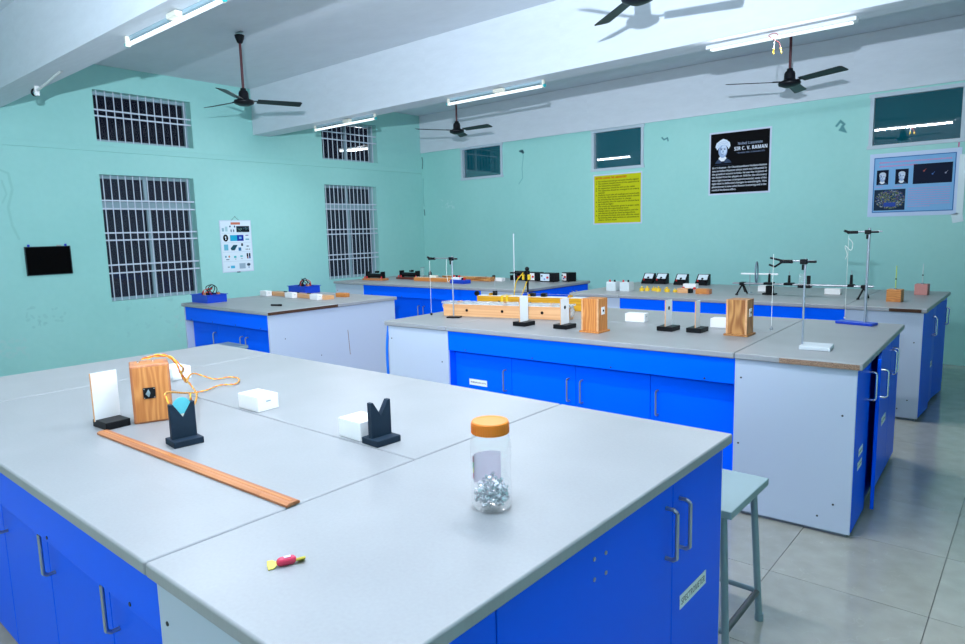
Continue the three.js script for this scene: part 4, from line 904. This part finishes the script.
{
  const tex = canvasTexture(860, 660, (g, W, H) => {
    g.fillStyle = '#86b8e4'; g.fillRect(0, 0, W, H); g.strokeStyle = '#3d74b4'; g.lineWidth = 12; g.strokeRect(4, 4, W - 8, H - 8);
    g.lineWidth = 16; scribbleLines(g, 60, W - 40, 40, 130, 2, '#d994c4');
    for (const [x, w] of [[36, 130], [240, 140]]) { g.fillStyle = '#10182c'; g.fillRect(x, 150, w, 176); g.save(); g.beginPath(); g.rect(x, 150, w, 176); g.clip(); portrait(g, x + w / 2, 228, 0.95, false); g.restore(); g.lineWidth = 8; scribbleLines(g, x - 10, x + w + 10, 338, 362, 1, '#d994c4'); }
    g.fillStyle = '#121c34'; g.fillRect(430, 106, 400, 230);
    [[540, 190, '#e07060'], [630, 230, '#5f8ee0'], [762, 226, '#c8c8dc']].forEach(([x, y, c]) => { const q = g.createRadialGradient(x, y, 1, x, y, 14); q.addColorStop(0, c); q.addColorStop(1, '#121c34'); g.fillStyle = q; g.fillRect(x - 14, y - 14, 28, 28); g.strokeStyle = c; g.lineWidth = 3; g.beginPath(); g.moveTo(x, y); g.lineTo(x + 22, y - 26); g.stroke(); });
    g.fillStyle = '#22344a'; g.fillRect(18, 384, 340, 250);
    for (let i = 0; i < 700; i++) { g.fillStyle = ['#6a7a4a', '#3a5a8a', '#8a8a5a', '#2a4a6a', '#5a4a7a', '#9aa0a8'][Math.floor(rnd() * 6)]; const a = rr(0, 6.28), r = Math.sqrt(rnd()); g.fillRect(188 + Math.cos(a) * r * 160, 500 + Math.sin(a) * r * 112, rr(4, 22), rr(3, 14)); }
    g.fillStyle = '#3450a8'; g.fillRect(130, 540, 130, 50);
    g.lineWidth = 9; scribbleLines(g, 390, W - 40, 372, 610, 9, '#c79ad0');
  });
  const t = wallSheet('science_poster', 'light blue science poster with two portraits, dark picture and pink writing', 'poster', 0.775, 0.62, [-1.20, 2.01, ZB + 0.0012], [0, 0, 0], tex, 0.045, mat(0.5, 0.62, 0.84, 0.4));
  const tape = mat(0.62, 0.74, 0.78, 0.25);
  part('tape', box(0.06, 0.62, 0.003), tape, t, [0.445, -0.03, 0.007]); part('tape', box(0.10, 0.10, 0.004), tape, t, [0.43, -0.39, 0.002], [0, 0, 0.2]); part('pin', box(0.012, 0.05, 0.006), mat(0.6, 0.05, 0.25, 0.4), t, [0.40, 0.385, 0.004]);
}
{
  const tex = canvasTexture(480, 740, (g, W, H) => {
    g.fillStyle = '#dce8f2'; g.fillRect(0, 0, W, H);
    g.fillStyle = '#c8745c'; g.fillRect(165, 18, 150, 34); g.strokeStyle = '#a8bccc'; g.lineWidth = 3;
    for (let i = 1; i < 5; i++) { g.beginPath(); g.moveTo(12, 40 + i * 138); g.lineTo(W - 12, 40 + i * 138); g.stroke(); }
    const R = (c, x, y, w, h) => { g.fillStyle = c; g.fillRect(x, y, w, h); }, E = (c, x, y, a, b) => { g.fillStyle = c; g.beginPath(); g.ellipse(x, y, a, b, 0, 0, 7); g.fill(); };
    R('#8fb4c4', 20, 100, 34, 50); R('#a8ccd4', 70, 80, 40, 70); R('#2a3c6c', 140, 66, 22, 24); R('#2a3c6c', 215, 66, 20, 28); E('#5a6a80', 165, 140, 10, 22); E('#5a6a80', 205, 142, 10, 22);
    R('#101c24', 250, 74, 210, 90); for (let i = 0; i < 40; i++) R(['#3a5a68', '#6a8a80', '#1c3048'][i % 3], rr(252, 440), rr(78, 150), 16, 10);
    E('#080c10', 70, 246, 40, 52); E('#dce8f2', 70, 235, 10, 14); E('#dce8f2', 72, 262, 9, 12); R('#22a8cc', 140, 205, 112, 88); R('#1232a0', 252, 205, 104, 88); R('#78b0e0', 284, 230, 40, 34); R('#6a5090', 390, 206, 50, 12); R('#58a8b8', 386, 262, 60, 18);
    R('#6ab4cc', 34, 340, 66, 88); g.fillStyle = '#1c4c5c'; g.beginPath(); g.moveTo(136, 400); g.lineTo(186, 350); g.lineTo(252, 352); g.lineTo(200, 430); g.lineTo(150, 428); g.fill(); R('#20243c', 310, 330, 30, 40); R('#2a70a0', 262, 390, 44, 50); R('#4a5a70', 396, 366, 36, 16); for (const x of [386, 412, 440]) E('#38485c', x, 420, 8, 8);
    E('#4098b0', 52, 520, 12, 16); E('#c07840', 104, 520, 12, 16); R('#50607c', 54, 556, 50, 12); R('#38b0b8', 180, 514, 40, 28); R('#38b0b8', 282, 510, 40, 20); R('#586878', 196, 556, 20, 8); R('#586878', 290, 552, 30, 6); R('#181c28', 388, 480, 24, 50); R('#182030', 424, 480, 26, 50); R('#8a3038', 392, 530, 22, 30); R('#304c90', 424, 530, 26, 30);
    R('#4ab4d8', 118, 655, 66, 40); R('#5c7080', 70, 668, 30, 12); R('#9cb0c0', 258, 626, 100, 80); E('#384c60', 410, 650, 28, 22); E('#2c60a8', 412, 690, 10, 10);
  });
  const t = wallSheet('wall_chart', 'white wall chart of small gadget pictures hanging on a cord', 'chart', 0.465, 0.715, [XL, 1.482, -5.095], [0, Math.PI / 2, 0], tex, 0.012, paperWhite);
  part('hanging_cord', merge([bar(V(-0.06, 0.367, 0.003), V(0, 0.42, 0.003), 0.002, 5), bar(V(0.06, 0.367, 0.003), V(0, 0.42, 0.003), 0.002, 5)]), M.screw, t); part('nail', cyl(0.004, 0.004, 0.012, 6), M.screw, t, [0, 0.42, 0.006], [Math.PI / 2, 0, 0]); part('bottom_clip', box(0.05, 0.012, 0.008), M.screw, t, [0, -0.372, 0.003]);
}
{
  const t = thing('black_board', 'small plain black board hung on two blue hooks', 'board', [XL, 1.393, -2.70]); t.rotation.y = Math.PI / 2;
  part('panel', box(0.455, 0.32, 0.018, 0.003), mat(0.001, 0.001, 0.0012, 0.7, { physical: true, specularIntensity: 0.1 }), t, [0, 0, 0.009]);
  part('frame', merge([moved(box(0.47, 0.008, 0.022), 0, 0.162, 0.011), moved(box(0.47, 0.008, 0.022), 0, -0.162, 0.011), moved(box(0.008, 0.324, 0.022), 0.232, 0, 0.011), moved(box(0.008, 0.324, 0.022), -0.232, 0, 0.011)]), mat(0.01, 0.03, 0.035, 0.4), t);
  for (const s of [-0.19, 0.19]) part('hook', box(0.025, 0.03, 0.012, 0.003), M.trayBlue, t, [s, 0.176, 0.006]);
  part('chalk_stub', box(0.05, 0.012, 0.014, 0.004), mat(0.45, 0.42, 0.38, 0.8), t, [0.12, 0.172, 0.007]);
}

renderer.render(scene, camera);
